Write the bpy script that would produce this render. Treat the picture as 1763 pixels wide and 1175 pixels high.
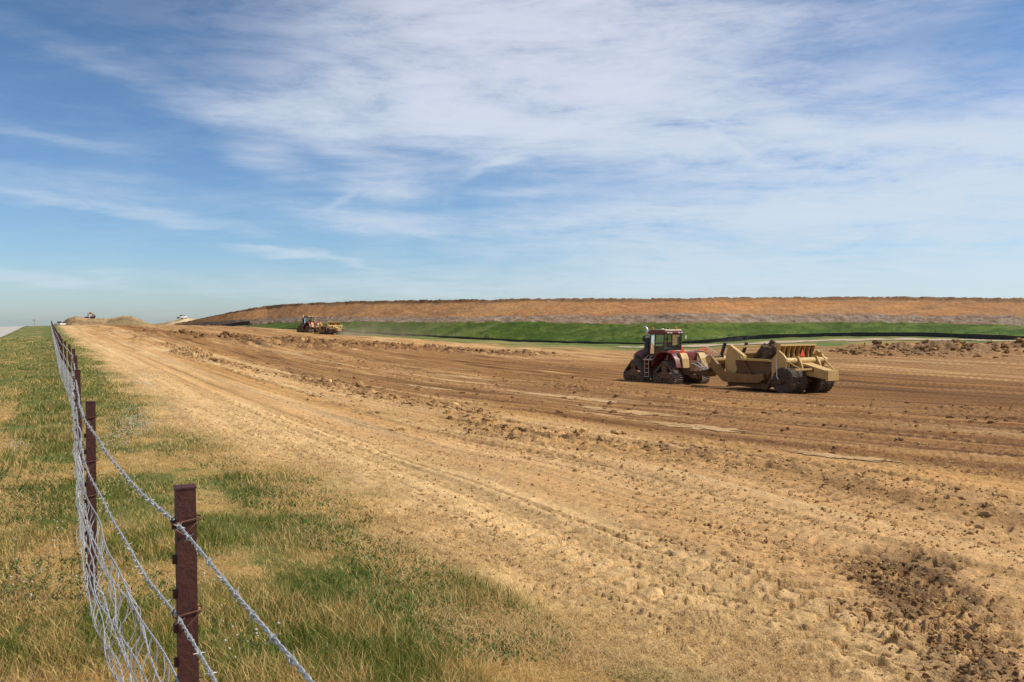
import bpy, bmesh, math, random
import numpy as np
from mathutils import Vector, Matrix

for o in list(bpy.data.objects):
    bpy.data.objects.remove(o)
C = bpy.context.scene.collection
R = math.radians
random.seed(7)
rng = np.random.default_rng(11)

# ------------------------------------------------------------------ camera
F = 1429.0; CX = 881.5; HY = 555.0; EYE = 1.6
cam = bpy.data.cameras.new("camera"); camo = bpy.data.objects.new("camera", cam); C.objects.link(camo)
cam.sensor_width = 36; cam.lens = 36 * F / 1763
PITCH = math.atan((587.5 - HY) / F)
camo.location = (0, 0, EYE); camo.rotation_euler = (math.pi / 2 - PITCH, 0, 0)
cam.clip_start = 0.05; cam.clip_end = 30000
bpy.context.scene.camera = camo

# ------------------------------------------------------------------ world and sun
SUN_AZ = R(84)      # measured from +Y towards +X
SUN_EL = R(46)
w = bpy.data.worlds.new("World"); bpy.context.scene.world = w; w.use_nodes = True
sun = bpy.data.lights.new("sun", 'SUN'); suno = bpy.data.objects.new("sun", sun); C.objects.link(suno)
sun.energy = 4.4; sun.angle = R(0.5); sun.color = (1.0, 0.955, 0.88)
sd = Vector((math.sin(SUN_AZ) * math.cos(SUN_EL), math.cos(SUN_AZ) * math.cos(SUN_EL), math.sin(SUN_EL)))
suno.rotation_euler = sd.to_track_quat('Z', 'Y').to_euler()
vs = bpy.context.scene.view_settings
vs.view_transform = 'Standard'; vs.look = 'None'; vs.gamma = 1; vs.exposure = 0.12; vs.use_curve_mapping = False


class NT:
    """small helper to write node maths"""
    def __init__(s, nt): s.nt = nt
    def n(s, t, **k):
        x = s.nt.nodes.new(t)
        for a, b in k.items(): setattr(x, a, b)
        return x
    def put(s, sock, v):
        if hasattr(v, 'is_linked') or isinstance(v, bpy.types.NodeSocket): s.nt.links.new(v, sock)
        else: sock.default_value = v
    def m(s, op, a, b=0.0, c=0.0, clamp=False):
        x = s.n('ShaderNodeMath', operation=op, use_clamp=clamp)
        s.put(x.inputs[0], a); s.put(x.inputs[1], b)
        if op in ('MULTIPLY_ADD', 'COMPARE', 'SMOOTH_MIN'): s.put(x.inputs[2], c)
        return x.outputs[0]
    def mix(s, f, a, b, mode='MIX'):
        x = s.n('ShaderNodeMix', data_type='RGBA', blend_type=mode)
        s.put(x.inputs[0], f); s.put(x.inputs[6], a); s.put(x.inputs[7], b)
        return x.outputs[2]
    def rng(s, v, a, b, c=0.0, d=1.0, smooth=False):
        x = s.n('ShaderNodeMapRange', interpolation_type='SMOOTHSTEP' if smooth else 'LINEAR')
        s.put(x.inputs[0], v)
        for i, q in enumerate((a, b, c, d)): s.put(x.inputs[i + 1], q)
        return x.outputs[0]
    def noise(s, vec, scale, detail=4, rough=0.55, dist=0.0, out=0):
        x = s.n('ShaderNodeTexNoise'); x.inputs['Scale'].default_value = scale
        x.inputs['Detail'].default_value = detail; x.inputs['Roughness'].default_value = rough
        x.inputs['Distortion'].default_value = dist
        if vec is not None: s.nt.links.new(vec, x.inputs['Vector'])
        return x.outputs[out]
    def vec(s, a, b, c=0.0):
        x = s.n('ShaderNodeCombineXYZ')
        for i, q in enumerate((a, b, c)): s.put(x.inputs[i], q)
        return x.outputs[0]


def build_world():
    nt = w.node_tree
    for x in list(nt.nodes): nt.nodes.remove(x)
    N = NT(nt)
    out = N.n('ShaderNodeOutputWorld'); bg = N.n('ShaderNodeBackground')
    sky = N.n('ShaderNodeTexSky'); sky.sky_type = 'NISHITA'; sky.sun_disc = False
    sky.sun_elevation = SUN_EL; sky.sun_rotation = SUN_AZ
    sky.altitude = 200; sky.air_density = 1.0; sky.dust_density = 0.6; sky.ozone_density = 1.6
    tc = N.n('ShaderNodeTexCoord'); sep = N.n('ShaderNodeSeparateXYZ')
    nt.links.new(tc.outputs['Generated'], sep.inputs[0])
    x, y, z = sep.outputs[0], sep.outputs[1], sep.outputs[2]
    az = N.m('ARCTAN2', x, y)                        # direction on the compass
    el = N.m('ARCSINE', z)
    # clouds high up, on a plane seen from below (real perspective for the wisps)
    zz = N.m('ADD', N.m('MAXIMUM', z, 0.0), 0.10)
    px, py = N.m('DIVIDE', x, zz), N.m('DIVIDE', y, zz)
    P = N.vec(px, py, 0.3)
    PS = N.vec(N.m('MULTIPLY', px, 0.55), N.m('MULTIPLY', py, 1.25), 2.0)
    AE = N.vec(N.m('MULTIPLY', az, 1.0), N.m('MULTIPLY', el, 4.2), 5.0)
    # warp
    wn = N.m('SUBTRACT', N.noise(AE, 2.6, 3, 0.5), 0.5)
    wn2 = N.m('SUBTRACT', N.noise(AE, 3.1, 3, 0.5, out=0), 0.5)
    wn3 = N.m('SUBTRACT', N.noise(P, 1.7, 4, 0.55), 0.5)
    total = None
    blobs = [(930, 75, 370, 160, 0.0, 1.25), (1020, 215, 360, 60, 0.06, .55), (720, 195, 240, 45, .12, .55),
             (1560, 255, 430, 58, 0.02, 1.25), (1260, 175, 300, 60, 0.0, .45), (1400, 40, 380, 36, -.05, .40),
             (1480, 430, 540, 110, 0.0, .95), (1330, 352, 380, 26, -0.04, .8), (1560, 340, 330, 45, 0.0, .35),
             (200, 362, 220, 12, 0.12, .38), (60, 320, 200, 22, 0.0, .25), (540, 225, 170, 26, .18, .75), (470, 270, 60, 30, .1, .40),
             (655, 310, 85, 32, 0.05, .72), (620, 372, 170, 24, .06, .50), (570, 340, 38, 8, -.55, .45),
             (520, 442, 120, 9, 0.10, .62), (140, 75, 300, 14, .22, .05), (270, 140, 200, 10, .22, .10), (70, 235, 130, 10, .15, .2),
             (90, 480, 200, 14, 0.05, .35), (870, 325, 90, 12, 0, .35), (870, 268, 60, 6, -.35, .50), (860, 390, 160, 16, 0, .28),
             (1262, 240, 50, 9, .9, .55), (1050, 185, 120, 8, -.45, .40), (700, 500, 300, 20, 0, .30), (1200, 490, 600, 30, 0, .25)]
    azw = N.m('ADD', az, N.m('MULTIPLY', wn, 0.16)); elw = N.m('ADD', el, N.m('MULTIPLY', N.m('ADD', wn2, wn3), 0.045))
    for (bx, by, rx, ry, sl, wt) in blobs:
        a0 = math.atan((bx - CX) / F); e0 = math.atan((HY - by) / F * math.cos(a0))
        ra = rx / F; re = ry / F
        da = N.m('SUBTRACT', azw, a0)
        de = N.m('ADD', N.m('SUBTRACT', elw, e0), N.m('MULTIPLY', da, sl))
        da = N.m('DIVIDE', N.m('SUBTRACT', da, N.m('MULTIPLY', de, sl)), ra); de = N.m('DIVIDE', de, re)
        d = N.m('ADD', N.m('MULTIPLY', da, da), N.m('MULTIPLY', de, de))
        g = N.m('MULTIPLY', N.m('POWER', 2.718, N.m('MULTIPLY', N.m('POWER', d, 1.35), -1.1)), wt)
        total = g if total is None else N.m('ADD', total, g)
    # off-frame sky also gets cloud
    fib = N.noise(AE, 4.2, 9, 0.62, 0.9)
    fib2 = N.noise(PS, 2.2, 9, 0.66, 0.7)
    fine = N.noise(AE, 15.0, 7, 0.7, 0.4)
    tex = N.m('ADD', N.m('ADD', N.m('MULTIPLY', fib, .50), N.m('MULTIPLY', fib2, .45)), N.m('MULTIPLY', fine, .34))
    tex = N.rng(tex, 0.47, 0.83, 0.0, 1.9)
    dens = N.m('MULTIPLY', total, N.m('ADD', N.m('MULTIPLY', tex, 1.10), 0.06))
    back = N.rng(y, 0.4, -0.1, 0.0, 0.45, True)
    dens = N.m('ADD', dens, N.m('MULTIPLY', back, tex))
    dens = N.m('ADD', dens, N.m('MULTIPLY', N.rng(tex, .55, 1.6, 0.0, 0.12, True), N.rng(az, -.62, -.2, .35, 1.0)))
    dens = N.m('SUBTRACT', 1.0, N.m('POWER', 2.718, N.m('MULTIPLY', dens, -1.25)))
    dens = N.m('MULTIPLY', dens, 0.92)
    tint = N.mix(N.rng(el, 0.02, 0.38), (0.76, 0.97, 1.24, 1), (0.52, 0.70, 0.86, 1))
    tint = N.mix(N.rng(el, -.02, 0.10, 1, 0, True), tint, (.80, .97, 1.25, 1))
    base = N.mix(1.0, sky.outputs[0], tint, 'MULTIPLY')
    cl = N.mix(N.rng(el, 0.03, .36), (5.9, 6.9, 7.7, 1), (6.7, 7.0, 8.1, 1))
    col = N.mix(dens, base, cl)
    nt.links.new(col, bg.inputs[0]); bg.inputs[1].default_value = 0.10
    nt.links.new(bg.outputs[0], out.inputs[0])
build_world()

# ------------------------------------------------------------------ noise in numpy
def hsh(ix, iy, seed):
    h = (ix.astype(np.int64) * 374761393 + iy.astype(np.int64) * 668265263 + seed * 974634777) & 0xffffffff
    h = ((h ^ (h >> 13)) * 1274126177) & 0xffffffff
    h = ((h ^ (h >> 16)) * 2246822519) & 0xffffffff
    return ((h ^ (h >> 15)) & 0xffffff) / float(0xffffff)

def vn(x, y, seed=0):
    """value noise 0..1"""
    ix = np.floor(x); iy = np.floor(y); fx = x - ix; fy = y - iy
    fx = fx * fx * fx * (fx * (fx * 6 - 15) + 10); fy = fy * fy * fy * (fy * (fy * 6 - 15) + 10)
    a = hsh(ix, iy, seed); b = hsh(ix + 1, iy, seed); c = hsh(ix, iy + 1, seed); d = hsh(ix + 1, iy + 1, seed)
    return (a * (1 - fx) + b * fx) * (1 - fy) + (c * (1 - fx) + d * fx) * fy

def fbm(x, y, oct=4, seed=0, g=0.5, lac=2.03):
    s = 0; a = 1; t = 0
    for i in range(oct):
        s = s + a * vn(x + 17.3 * i, y - 9.1 * i, seed + i); t += a
        a *= g; x = x * lac; y = y * lac
    return s / t

def sst(a, b, x):
    t = np.clip((x - a) / (b - a), 0, 1); return t * t * (3 - 2 * t)

# ------------------------------------------------------------------ terrain
AL = np.array([-0.4884, 0.8726]); PE = np.array([0.8726, 0.4884])     # along the fence / to its right
def uv(X, Y): return X * AL[0] + Y * AL[1], X * PE[0] + Y * PE[1]

COLS = {
 -700: [(1, 0), (60, 0), (150, .3), (250, 0), (400, -3), (9000, -60)],
 0: [(1, 0), (40, 0), (65, .0), (100, .1), (150, .35), (190, .4), (250, -.3), (400, -3), (9000, -60)],
 88: [(1, 0), (25, 0), (60, .2), (100, .55), (150, 1.1), (180, 1.1), (250, 0), (400, -3), (9000, -60)],
 200: [(1, 0), (25, -.05), (60, .1), (100, .35), (150, .75), (200, 1.05), (260, .6), (400, -3), (9000, -60)],
 325: [(1, 0), (8, 0), (30, -.2), (63, -.4), (100, -.3), (150, 0), (200, .4), (250, .8), (300, .7), (400, -3), (9000, -60)],
 550: [(1, 0), (8, 0), (20, -.35), (40, -1.0), (63, -1.6), (100, -1.95), (140, -1.8), (185, -1.31), (199, -.92), (220, -.4), (260, -.4), (400, -3), (9000, -60)],
 640: [(1, 0), (8, 0), (20, -.4), (40, -1.25), (63, -1.9), (100, -2.5), (150, -2.2), (185, -1.5), (205, -1.13), (240, -1.1), (400, -3), (9000, -60)],
 780: [(1, 0), (8, -.04), (20, -.5), (40, -1.5), (63, -2.3), (100, -2.9), (140, -2.8), (185, -1.83), (220, -1.8), (400, -3), (9000, -60)],
 900: [(1, 0), (10, -.1), (20, -.6), (30, -1.1), (40, -1.6), (63, -2.55), (100, -3.1), (150, -3.0), (175, -2.44), (220, -2.4), (400, -3), (9000, -60)],
 1100: [(1, 0), (10, -.12), (20, -.72), (30, -1.3), (40, -1.95), (50, -2.45), (61, -2.8), (80, -3.15), (110, -3.5), (140, -3.4), (165, -2.8), (220, -2.7), (400, -3), (9000, -60)],
 1200: [(1, 0), (10, -.12), (20, -.75), (30, -1.4), (40, -2.05), (50, -2.55), (61, -2.86), (80, -3.15), (110, -3.4), (140, -3.1), (160, -2.3), (220, -2.2), (400, -3), (9000, -60)],
 1350: [(1, 0), (10, -.15), (20, -.8), (30, -1.5), (40, -2.2), (49.5, -2.66), (61, -2.9), (80, -3.1), (110, -3.1), (130, -2.7), (150, -1.9), (165, -1.0), (220, -1), (400, -3), (9000, -60)],
 1550: [(1, 0), (10, -.18), (20, -.85), (30, -1.6), (40, -2.25), (49.5, -2.7), (61, -3.0), (80, -3.2), (110, -2.95), (130, -2.25), (145, -1.4), (160, -.53), (220, -.5), (400, -3), (9000, -60)],
 1763: [(1, 0), (10, -.2), (20, -.9), (30, -1.65), (40, -2.3), (49.5, -2.75), (61, -3.1), (80, -3.25), (110, -2.95), (130, -2.3), (150, -1.34), (220, -1.3), (400, -3), (9000, -60)],
 2600: [(1, 0), (10, -.2), (20, -.9), (30, -1.65), (40, -2.3), (49.5, -2.75), (61, -3.1), (80, -3.25), (110, -2.95), (130, -2.3), (150, -1.34), (220, -1.3), (400, -3), (9000, -60)],
}
TG = np.linspace(-1.2, 1.3, 260); LG = np.linspace(0, math.log(9000), 520)
def _table():
    ks = sorted(COLS); T = np.array([(k - CX) / F for k in ks])
    rows = np.array([np.interp(LG, [math.log(d) for d, z in COLS[k]], [z for d, z in COLS[k]]) for k in ks])
    tab = np.array([np.interp(TG, T, rows[:, j]) for j in range(len(LG))]).T      # (T, L)
    def blur(a, s, ax):
        k = np.exp(-0.5 * (np.arange(-3 * s, 3 * s + 1) / s) ** 2); k /= k.sum()
        pad = [(0, 0), (0, 0)]; pad[ax] = (3 * s, 3 * s)
        return np.apply_along_axis(lambda v: np.convolve(v, k, 'valid'), ax, np.pad(a, pad, mode='edge'))
    return blur(blur(tab, 4, 0), 4, 1)
TAB = _table()
def hbase(X, Y):
    X = np.asarray(X, float); Y = np.asarray(Y, float)
    r = np.hypot(X, Y); az = np.arctan2(X, Y)
    azc = np.clip(az, -R(48), R(50)); D = np.maximum(r * np.cos(azc), 1.0); t = np.tan(azc)
    ft = np.clip((t - TG[0]) / (TG[1] - TG[0]), 0, len(TG) - 1.001); fl = np.clip(np.log(D) / (LG[1] - LG[0]), 0, len(LG) - 1.001)
    i = ft.astype(int); j = fl.astype(int); a = ft - i; b = fl - j
    return (TAB[i, j] * (1 - a) + TAB[i + 1, j] * a) * (1 - b) + (TAB[i, j + 1] * (1 - a) + TAB[i + 1, j + 1] * a) * b

def ray(px, py):
    """direction (per unit of forward distance) seen at a pixel of the photo"""
    s = (587.5 - py) / F; c, sn = math.cos(PITCH), math.sin(PITCH)
    fwd = c + s * sn; up = -sn + s * c
    return (px - CX) / F / fwd, up / fwd
def at(px, py, D):
    a, b = ray(px, py); return Vector((a * D, D, EYE + b * D))
def hit(px, py):
    """where the pixel's ray meets the ground"""
    a, b = ray(px, py); D = np.exp(np.linspace(math.log(1.5), math.log(300), 1600))
    d = EYE + b * D - hbase(a * D, D); k = int(np.argmax(d < 0)); D0 = D[k]
    return np.array([a * D0, D0])

DIRT_EDGE = [(280, 559), (430, 567), (620, 578), (760, 589), (900, 598), (1080, 604), (1200, 605), (1300, 604), (1430, 598), (1600, 592), (1763, 590)]
_e = np.array([hit(px, py) for px, py in DIRT_EDGE])
EDGE_T = np.array([(p[0] - CX) / F for p in DIRT_EDGE]); EDGE_D = np.maximum(_e[:, 1], np.array([420, 232, 190, 165, 150, 140, 138, 138, 132, 134, 138]))
print('edge', _e[:, 1])
MUD = [np.array([hit(*p) for p in L]) for L in (
    [(480, 596), (560, 588), (640, 597), (760, 604)],
    [(700, 600), (800, 606), (900, 611)],
    [(300, 575), (360, 583), (430, 585), (500, 588)])]
def polydist(X, Y, P):
    d = np.full(X.shape, 1e9)
    for a, b in zip(P[:-1], P[1:]):
        e = b - a; t = np.clip(((X - a[0]) * e[0] + (Y - a[1]) * e[1]) / (e @ e), 0, 1)
        d = np.minimum(d, np.hypot(X - a[0] - t * e[0], Y - a[1] - t * e[1]))
    return d

PSP = [(985, 685, 3.6, .85), (1085, 710, 2.2, .6), (1200, 736, 1.5, .42), (1440, 786, .9, .24), (1030, 714, 1.2, .22),
       (800, 650, 4.0, .8), (735, 668, 2.6, .45)]
PUD = [(hit(p[0], p[1]) @ AL, hit(p[0], p[1]) @ PE, p[2], p[3]) for p in PSP]
RIGS = []      # flattened spots filled in below: (x, y, radius)
def zones(X, Y):
    u, v = uv(X, Y); r = np.hypot(X, Y)
    z = {}
    z['u'] = u; z['v'] = v; z['r'] = r
    wob = (fbm(u * .35, v * .35, 3, 5) - .5)
    ve = v - .30 * sst(11, 5, r) + .45 * sst(9, 17, r) + wob * 1.3 * np.clip(r / 12, .45, .9) + (fbm(u * 1.5, v * 1.5, 2, 9) - .5) * .6
    z['grass'] = 1 - sst(1.6, 2.9, ve)
    z['straw'] = sst(1.3, 2.2, ve) * (1 - sst(2.8, 4.8, ve + (fbm(u * .8, v * 1.6, 3, 8) - .5) * 2))
    t = X / np.maximum(Y, .1); De = np.interp(t, EDGE_T, EDGE_D)
    far = sst(-3, 3, Y - De - (fbm(X * .12, Y * .12, 3, 21) - .5) * 14) * (Y > 60) * (v > 6)
    z['far'] = far
    # windrows of loose clods
    wr = 0
    for v0, wd, am, sd in ((8.1, .75, 1.0, 1), (6.2, .45, .5, 2), (10.3, .4, .45, 3), (17.5, 1.1, .5, 4), (23, 1.8, .7, 6), (31, 2.0, .6, 7), (46.5, 1.6, .5, 10)):
        c = v0 + (fbm(u * .10, u * 0 + sd, 2, 30 + sd) - .5) * 2.2 * (wd + .6)
        gate = sst(.34, .62, fbm(u * .22, u * 0 + sd * 3.1, 3, 40 + sd))
        if v0 < 9: gate = np.maximum(gate, .55 if v0 > 8 else gate * .7)
        if v0 > 8 and v0 < 9: gate = gate * (1 - .4 * sst(-4, -14, u))
        wr = wr + am * gate * np.exp(-((v - c) / wd) ** 2)
    z['wind'] = wr
    # churned heaps far left and far right
    md = 0
    for k, P in enumerate(MUD):
        d = polydist(X, Y, P); md = np.maximum(md, (1.0, .8, .8)[k] * np.exp(-(d / (7.5, 6.0, 5)[k]) ** 2))
    md = md * sst(.25, .6, fbm(X * .11, Y * .07, 3, 77) + .12)
    z['mud'] = md
    berm = np.exp(-((Y - 117 - 4 * (fbm(X * .04, X * 0, 2, 3) - .5)) / 7.0) ** 2) * sst(44, 52, X + 0 * Y) * (1 - .3 * sst(70, 90, X))
    z['berm'] = berm
    return z

def relief(X, Y, z, near=True):
    u, v, r = z['u'], z['v'], z['r']
    soil = (1 - z['grass']) * (1 - z['far'])
    rut = sst(7, 14, v) * soil
    h = np.zeros_like(X)
    h += (fbm(u * .05, v * .8, 4, 51) - .5) * .16 * rut * np.clip(r / 40, .5, 2.2)
    h += (fbm(u * .06, v * 2.4, 3, 54) - .5) * .16 * rut * np.clip(r / 30, .4, 1.6)
    h += (fbm(u * .12, v * 3.0, 3, 52) - .5) * .055 * soil * np.clip(v / 6, .35, 1.5)
    h += (fbm(u * .3, v * .5, 3, 53) - .5) * .03 * soil
    h += (fbm(u * 9, v * 11, 3, 55, .65) - .5) * .022 * soil * (r < 30)
    h -= sst(.52, .68, fbm(u * .03, v * 4.5, 4, 118, .6)) * .022 * soil * sst(2, 3, v)
    # tyre and track cleat prints, in lanes
    for v0, wd, pit, dep, u0, u1, sk in ((4.15, .30, .21, .065, -9, 4.9, .35), (4.95, .28, .21, .075, -9, 5.6, -.35), (3.35, .25, .21, .065, -9, 6.5, .3), (5.7, .3, .2, .030, -9, 14, .3), (6.8, .3, .22, .03, -9, 26, -.3), (2.75, .22, .19, .045, -9, 7, -.3),
                                  (13.4, .4, .3, .045, 0, 60, .5), (15.4, .4, .3, .045, -10, 60, -.5), (19.5, .4, .3, .05, -10, 70, .5), (21.2, .4, .3, .05, -20, 70, .5), (26.5, .5, .3, .06, -20, 70, -.5), (28.3, .5, .3, .06, -20, 70, -.5)):
        c = v0 + (fbm(u * .13, u * 0 + v0, 2, 60) - .5) * 1.3 if v0 > 10 else v0 + (fbm(u * .25, u * 0 + v0, 2, 60) - .5) * .5
        lane = np.exp(-((v - c) / wd) ** 4) * sst(u1 + 1, u1 - 1, u) * sst(u0 - 1, u0 + 1, u)
        ph = (u + sk * np.abs(v - c) + .04 * vn(u * 3, v * 3, 61)) / pit * 2 * math.pi
        pit_ = sst(.5, .72, np.sin(ph) + (vn(u * 9, v * 9, 63) - .5) * .5)
        h -= lane * dep * pit_ * (.3 + .9 * sst(.25, .5, vn(u * 1.3, v * 1.3, 62))); z['pit'] = np.maximum(z.get('pit', 0), lane * pit_ * sst(.35, .6, vn(u * 1.3, v * 1.3, 62)) * (dep > .025))
        z['print'] = z.get('print', 0) + lane * (1 if v0 < 10 else .5)
    for v0, ua, ub, dp in ((4.18, 2.6, 5.2, .05), (3.92, 2.6, 6.0, .035), (3.62, 2.2, 4.6, .05), (3.34, 2.2, 5.6, .03), (4.60, 3.2, 6.2, .045), (4.85, 3.4, 6.5, .03), (3.02, 2.0, 5.0, .025), (5.6, 3.5, 9, .02)):
        c = v0 + (vn(u * 1.1, u * 0 + v0, 64) - .5) * .10
        lane = np.exp(-((v - c) / .085) ** 4) * sst(ub + .8, ub - .4, u) * sst(ua - .4, ua, u)
        slot = sst(.70, .84, np.sin((u + 1.79 * (v - c)) / .27 * 2 * math.pi + v0 * 9) + (vn(u * 9, v * 9, 65) - .5) * .2) * sst(.22, .45, vn(u * 2.2, v * 2.2, 66))
        h -= lane * slot * dp * 1.5; z['pit'] = np.maximum(z['pit'], lane * slot)
        h += np.exp(-((v - c) / .11) ** 2) * (1 - slot) * .010 * (dp > .03) * sst(ub + .8, ub - .4, u)
    # one deep gouge and churned soil beside it
    g = np.array(hit(1565, 962)); ug, vg = g @ AL, g @ PE
    du, dv = u - ug, v - vg
    gouge = sst(1.35, .65, (du / .36) ** 2 + (dv / .20) ** 2 + (fbm(u * 5, v * 5, 3, 71) - .5) * 2.2)
    h -= gouge * .05
    cv = 4.32 + .78 * (u - 2.8) + (fbm(u * 1.2, u * 0, 2, 74) - .5) * .5
    churn = np.exp(-(((v - cv) / .42) ** 4)) * sst(1.2, 1.8, u) * sst(4.3, 3.5, u)
    z['churn'] = churn; z['gouge'] = gouge
    bill = np.abs(fbm(u * 8.5, v * 10.5, 4, 72, .6) - .5) * 2
    h += churn * (bill - .25) * .06 + churn * (vn(u * 16, v * 16, 73) ** 2) * .02
    # clods: billowed noise under the windrows
    s1 = np.abs(fbm(u * 2.2, v * 3.2, 4, 81, .62) - .5) * 2
    s2 = vn(u * 5.5, v * 6.5, 82) ** 3
    wr = z['wind']
    k = np.clip(r / 22, .7, 2.0)
    h += wr * (.05 + s1 * .30 + s2 * .10) * k * .72
    s3 = fbm(u * .7, v * .9, 5, 83, .6)
    h += z['mud'] * (sst(.35, .75, s3) * .75 + (vn(u * 1.9, v * 1.9, 90) ** 2) * .35 - .1)
    s4 = fbm(X * .22, Y * .35, 5, 84, .6)
    h += z['berm'] * sst(.25, .8, s4) * 1.9
    # general crumbs
    cr = vn(u * 14, v * 16, 85) ** 5 * .028 + vn(u * 7, v * 7, 86) ** 6 * .022
    h += cr * soil * (.35 + sst(.45, .7, fbm(u * .3, v * .8, 3, 87)) * 1.2) * (r < 45)
    h += (fbm(u * 1.6, v * 1.6, 3, 88) - .5) * .05 * z['grass']
    h += (fbm(X * .3, Y * .3, 4, 89) - .5) * .35 * z['far']
    for (pu_, pv_, a_, b_) in PUD:
        d = np.hypot((u - pu_) / (a_ * 1.7), (v - pv_) / (b_ * 2.0 + .12)); h = h * sst(.45, 1.15, d) * 1.0 - .006 * (1 - sst(.45, 1.0, d))
    for (x0, y0, rr) in RIGS:
        d = np.hypot(X - x0, Y - y0); h = h * sst(rr * .6, rr * 1.3, d)
    return h

def ground_z(X, Y):
    X = np.atleast_1d(np.asarray(X, float)); Y = np.atleast_1d(np.asarray(Y, float)); z = zones(X, Y)
    return hbase(X, Y) + relief(X, Y, z)

def mixc(a, b, t): return a * (1 - t[..., None]) + np.asarray(b) * t[..., None]

GSPOT = [(hit(x_, y_) @ AL, hit(x_, y_) @ PE, w_) for x_, y_, w_ in ((70, 1090, .5), (400, 1060, .35), (290, 830, .8), (60, 690, 3.0), (200, 700, 2.5), (620, 1060, .15), (380, 920, .3))]
def gpatch(u, v):
    r = np.hypot(u, v)
    g = 0
    for (a, b, w_) in GSPOT: g = g + .16 * np.exp(-((u - a) ** 2 + (v - b) ** 2) / w_)
    return -g + fbm(u * .22, v * .95, 3, 112) * .5 + fbm(u * 1.1, v * 1.6, 4, 114, .6) * .5 - .17 * sst(9, 24, r) * (v > -.5) - .10 * sst(14, 30, r) * (v <= -.5) + .02 * (v < 0) * sst(30, 5, r)

def ground_color(X, Y, z):
    u, v, r = z['u'], z['v'], z['r']
    base = np.ones(X.shape + (3,)) * np.array([.555, .315, .128])
    pale = sst(.35, .72, fbm(u * .12, v * 1.1, 4, 101))
    base = mixc(base, [.65, .425, .20], pale * .7)
    oran = sst(.45, .7, fbm(u * .06, v * .5, 3, 102))
    base = mixc(base, [.47, .235, .066], oran * .6)
    dry = sst(2.0, 3.0, v) * (1 - sst(13, 17, v))
    tr1 = fbm(u * .03, v * 4.5, 4, 118, .6); tr2 = fbm(u * .02 + 7, v * 1.6, 3, 119)
    base = mixc(base, [.36, .200, .070], dry * sst(.52, .68, tr1) * .55)
    base = mixc(base, [.74, .52, .26], dry * sst(.56, .72, tr2) * .5)
    damp = 0
    streak = fbm(u * .045, v * 1.5, 5, 103, .6)
    prof = np.interp(v, [0, 7, 9, 10.5, 12, 15, 18, 24, 30, 36, 44, 52, 60, 75, 90], [0, .02, .14, .28, .56, .58, .38, .48, .60, .68, .66, .52, .32, .14, .1])
    wetR = sst(9, 26, X) * sst(14, 24, v) * (1 - .6 * sst(58, 72, v))
    prof = prof + .5 * wetR - .25 * sst(10, -30, X) * sst(15, 25, v)
    damp = sst(.62 - .5 * prof, .86 - .5 * prof, streak + .16) * np.clip(prof * 1.8, 0, 1)
    base = mixc(base, [.285, .132, .040], np.clip(damp, 0, 1) * .88)
    base = mixc(base, [.150, .072, .026], wetR * sst(.36, .62, fbm(u * .03, v * .55, 4, 117, .55) + .08) * .95)
    line = sst(.47, .60, fbm(u * .06, v * 3.4, 4, 115, .6)) * np.clip(prof * 1.7, 0, 1) * sst(.3, .6, fbm(u * .06, v * .35, 3, 116))
    base = mixc(base, [.150, .062, .020], line * .92)
    cc = .6 * (fbm(u * .08, u * 0, 2, 120) - .5)
    band = sum(a_ * np.exp(-((v - v_ - cc) / w__) ** 2) for a_, v_, w__ in ((.75, 10.7, .45), (.8, 12.6, .35), (.7, 15.6, .5), (.5, 18.4, .6), (.6, 22.0, .7)))
    base = mixc(base, [.155, .066, .022], np.clip(band * 1.15, 0, 1) * sst(.22, .50, fbm(u * .15, v * 2.0, 4, 121)) * sst(62, 30, u))
    d2 = sst(.5, .72, fbm(u * .25, v * 2.6, 4, 104)) * sst(10, 14, v)
    base = mixc(base, [.26, .120, .040], d2 * .55)
    base = mixc(base, [.235, .125, .055], np.clip(z['wind'] * .95, 0, 1) * sst(.3, .6, fbm(u * 1.7, v * 2.3, 4, 105)) * .85)
    base = mixc(base, [.175, .085, .035], np.clip(z['mud'] * 1.5, 0, 1) * sst(.3, .55, fbm(u * .5, v * .9, 4, 106)) * .9)
    base = mixc(base, [.20, .115, .065], np.clip(z['berm'] * 1.2, 0, 1) * sst(.2, .6, fbm(X * .4, Y * .6, 4, 107)) * .85)
    base = mixc(base, [.135, .07, .03], np.clip(z['churn'] * 1.6, 0, 1) * sst(.30, .50, fbm(u * 3, v * 3, 4, 108, .6)) * .95)
    base = mixc(base, [.17, .10, .045], np.clip(z['gouge'], 0, 1) * .8)
    base = mixc(base, [.42, .265, .13], np.clip(z['print'], 0, 1) * .25)
    base = mixc(base, [.20, .10, .04], np.clip(z['pit'], 0, 1) * .9)
    # wheel lanes of the haul road, slightly darker ribbons
    lane = np.exp(-((v - 5.1 - .5 * (vn(u * .05, u * 0, 109) - .5)) / .35) ** 2) * .5 * (u > 8)
    base = mixc(base, [.38, .24, .125], lane * sst(.3, .6, fbm(u * .2, v, 3, 110)) * .8)
    # dry grass litter beside the road
    base = mixc(base, [.68, .44, .20], z['straw'] * .6)
    base = mixc(base, [.40, .24, .09], z['straw'] * sst(.5, .64, fbm(u * 5, v * 9, 4, 111, .6)) * .55)
    # grass zone soil and thatch
    patch = gpatch(u, v)
    gc = mixc(np.ones(X.shape + (3,)) * np.array([.14, .145, .036]), [.40, .25, .08], sst(.40, .58, patch))
    gc = mixc(gc, [.17, .185, .06], sst(30, 60, r) * .35)
    base = mixc(base, gc, z['grass'])
    fg = mixc(np.ones(X.shape + (3,)) * np.array([.125, .150, .035]), [.32, .23, .09], sst(.42, .7, fbm(X * .08, Y * .16, 4, 113)) * .75)
    base = mixc(base, fg, z['far'])
    return np.clip(base, 0, 1)


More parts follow.
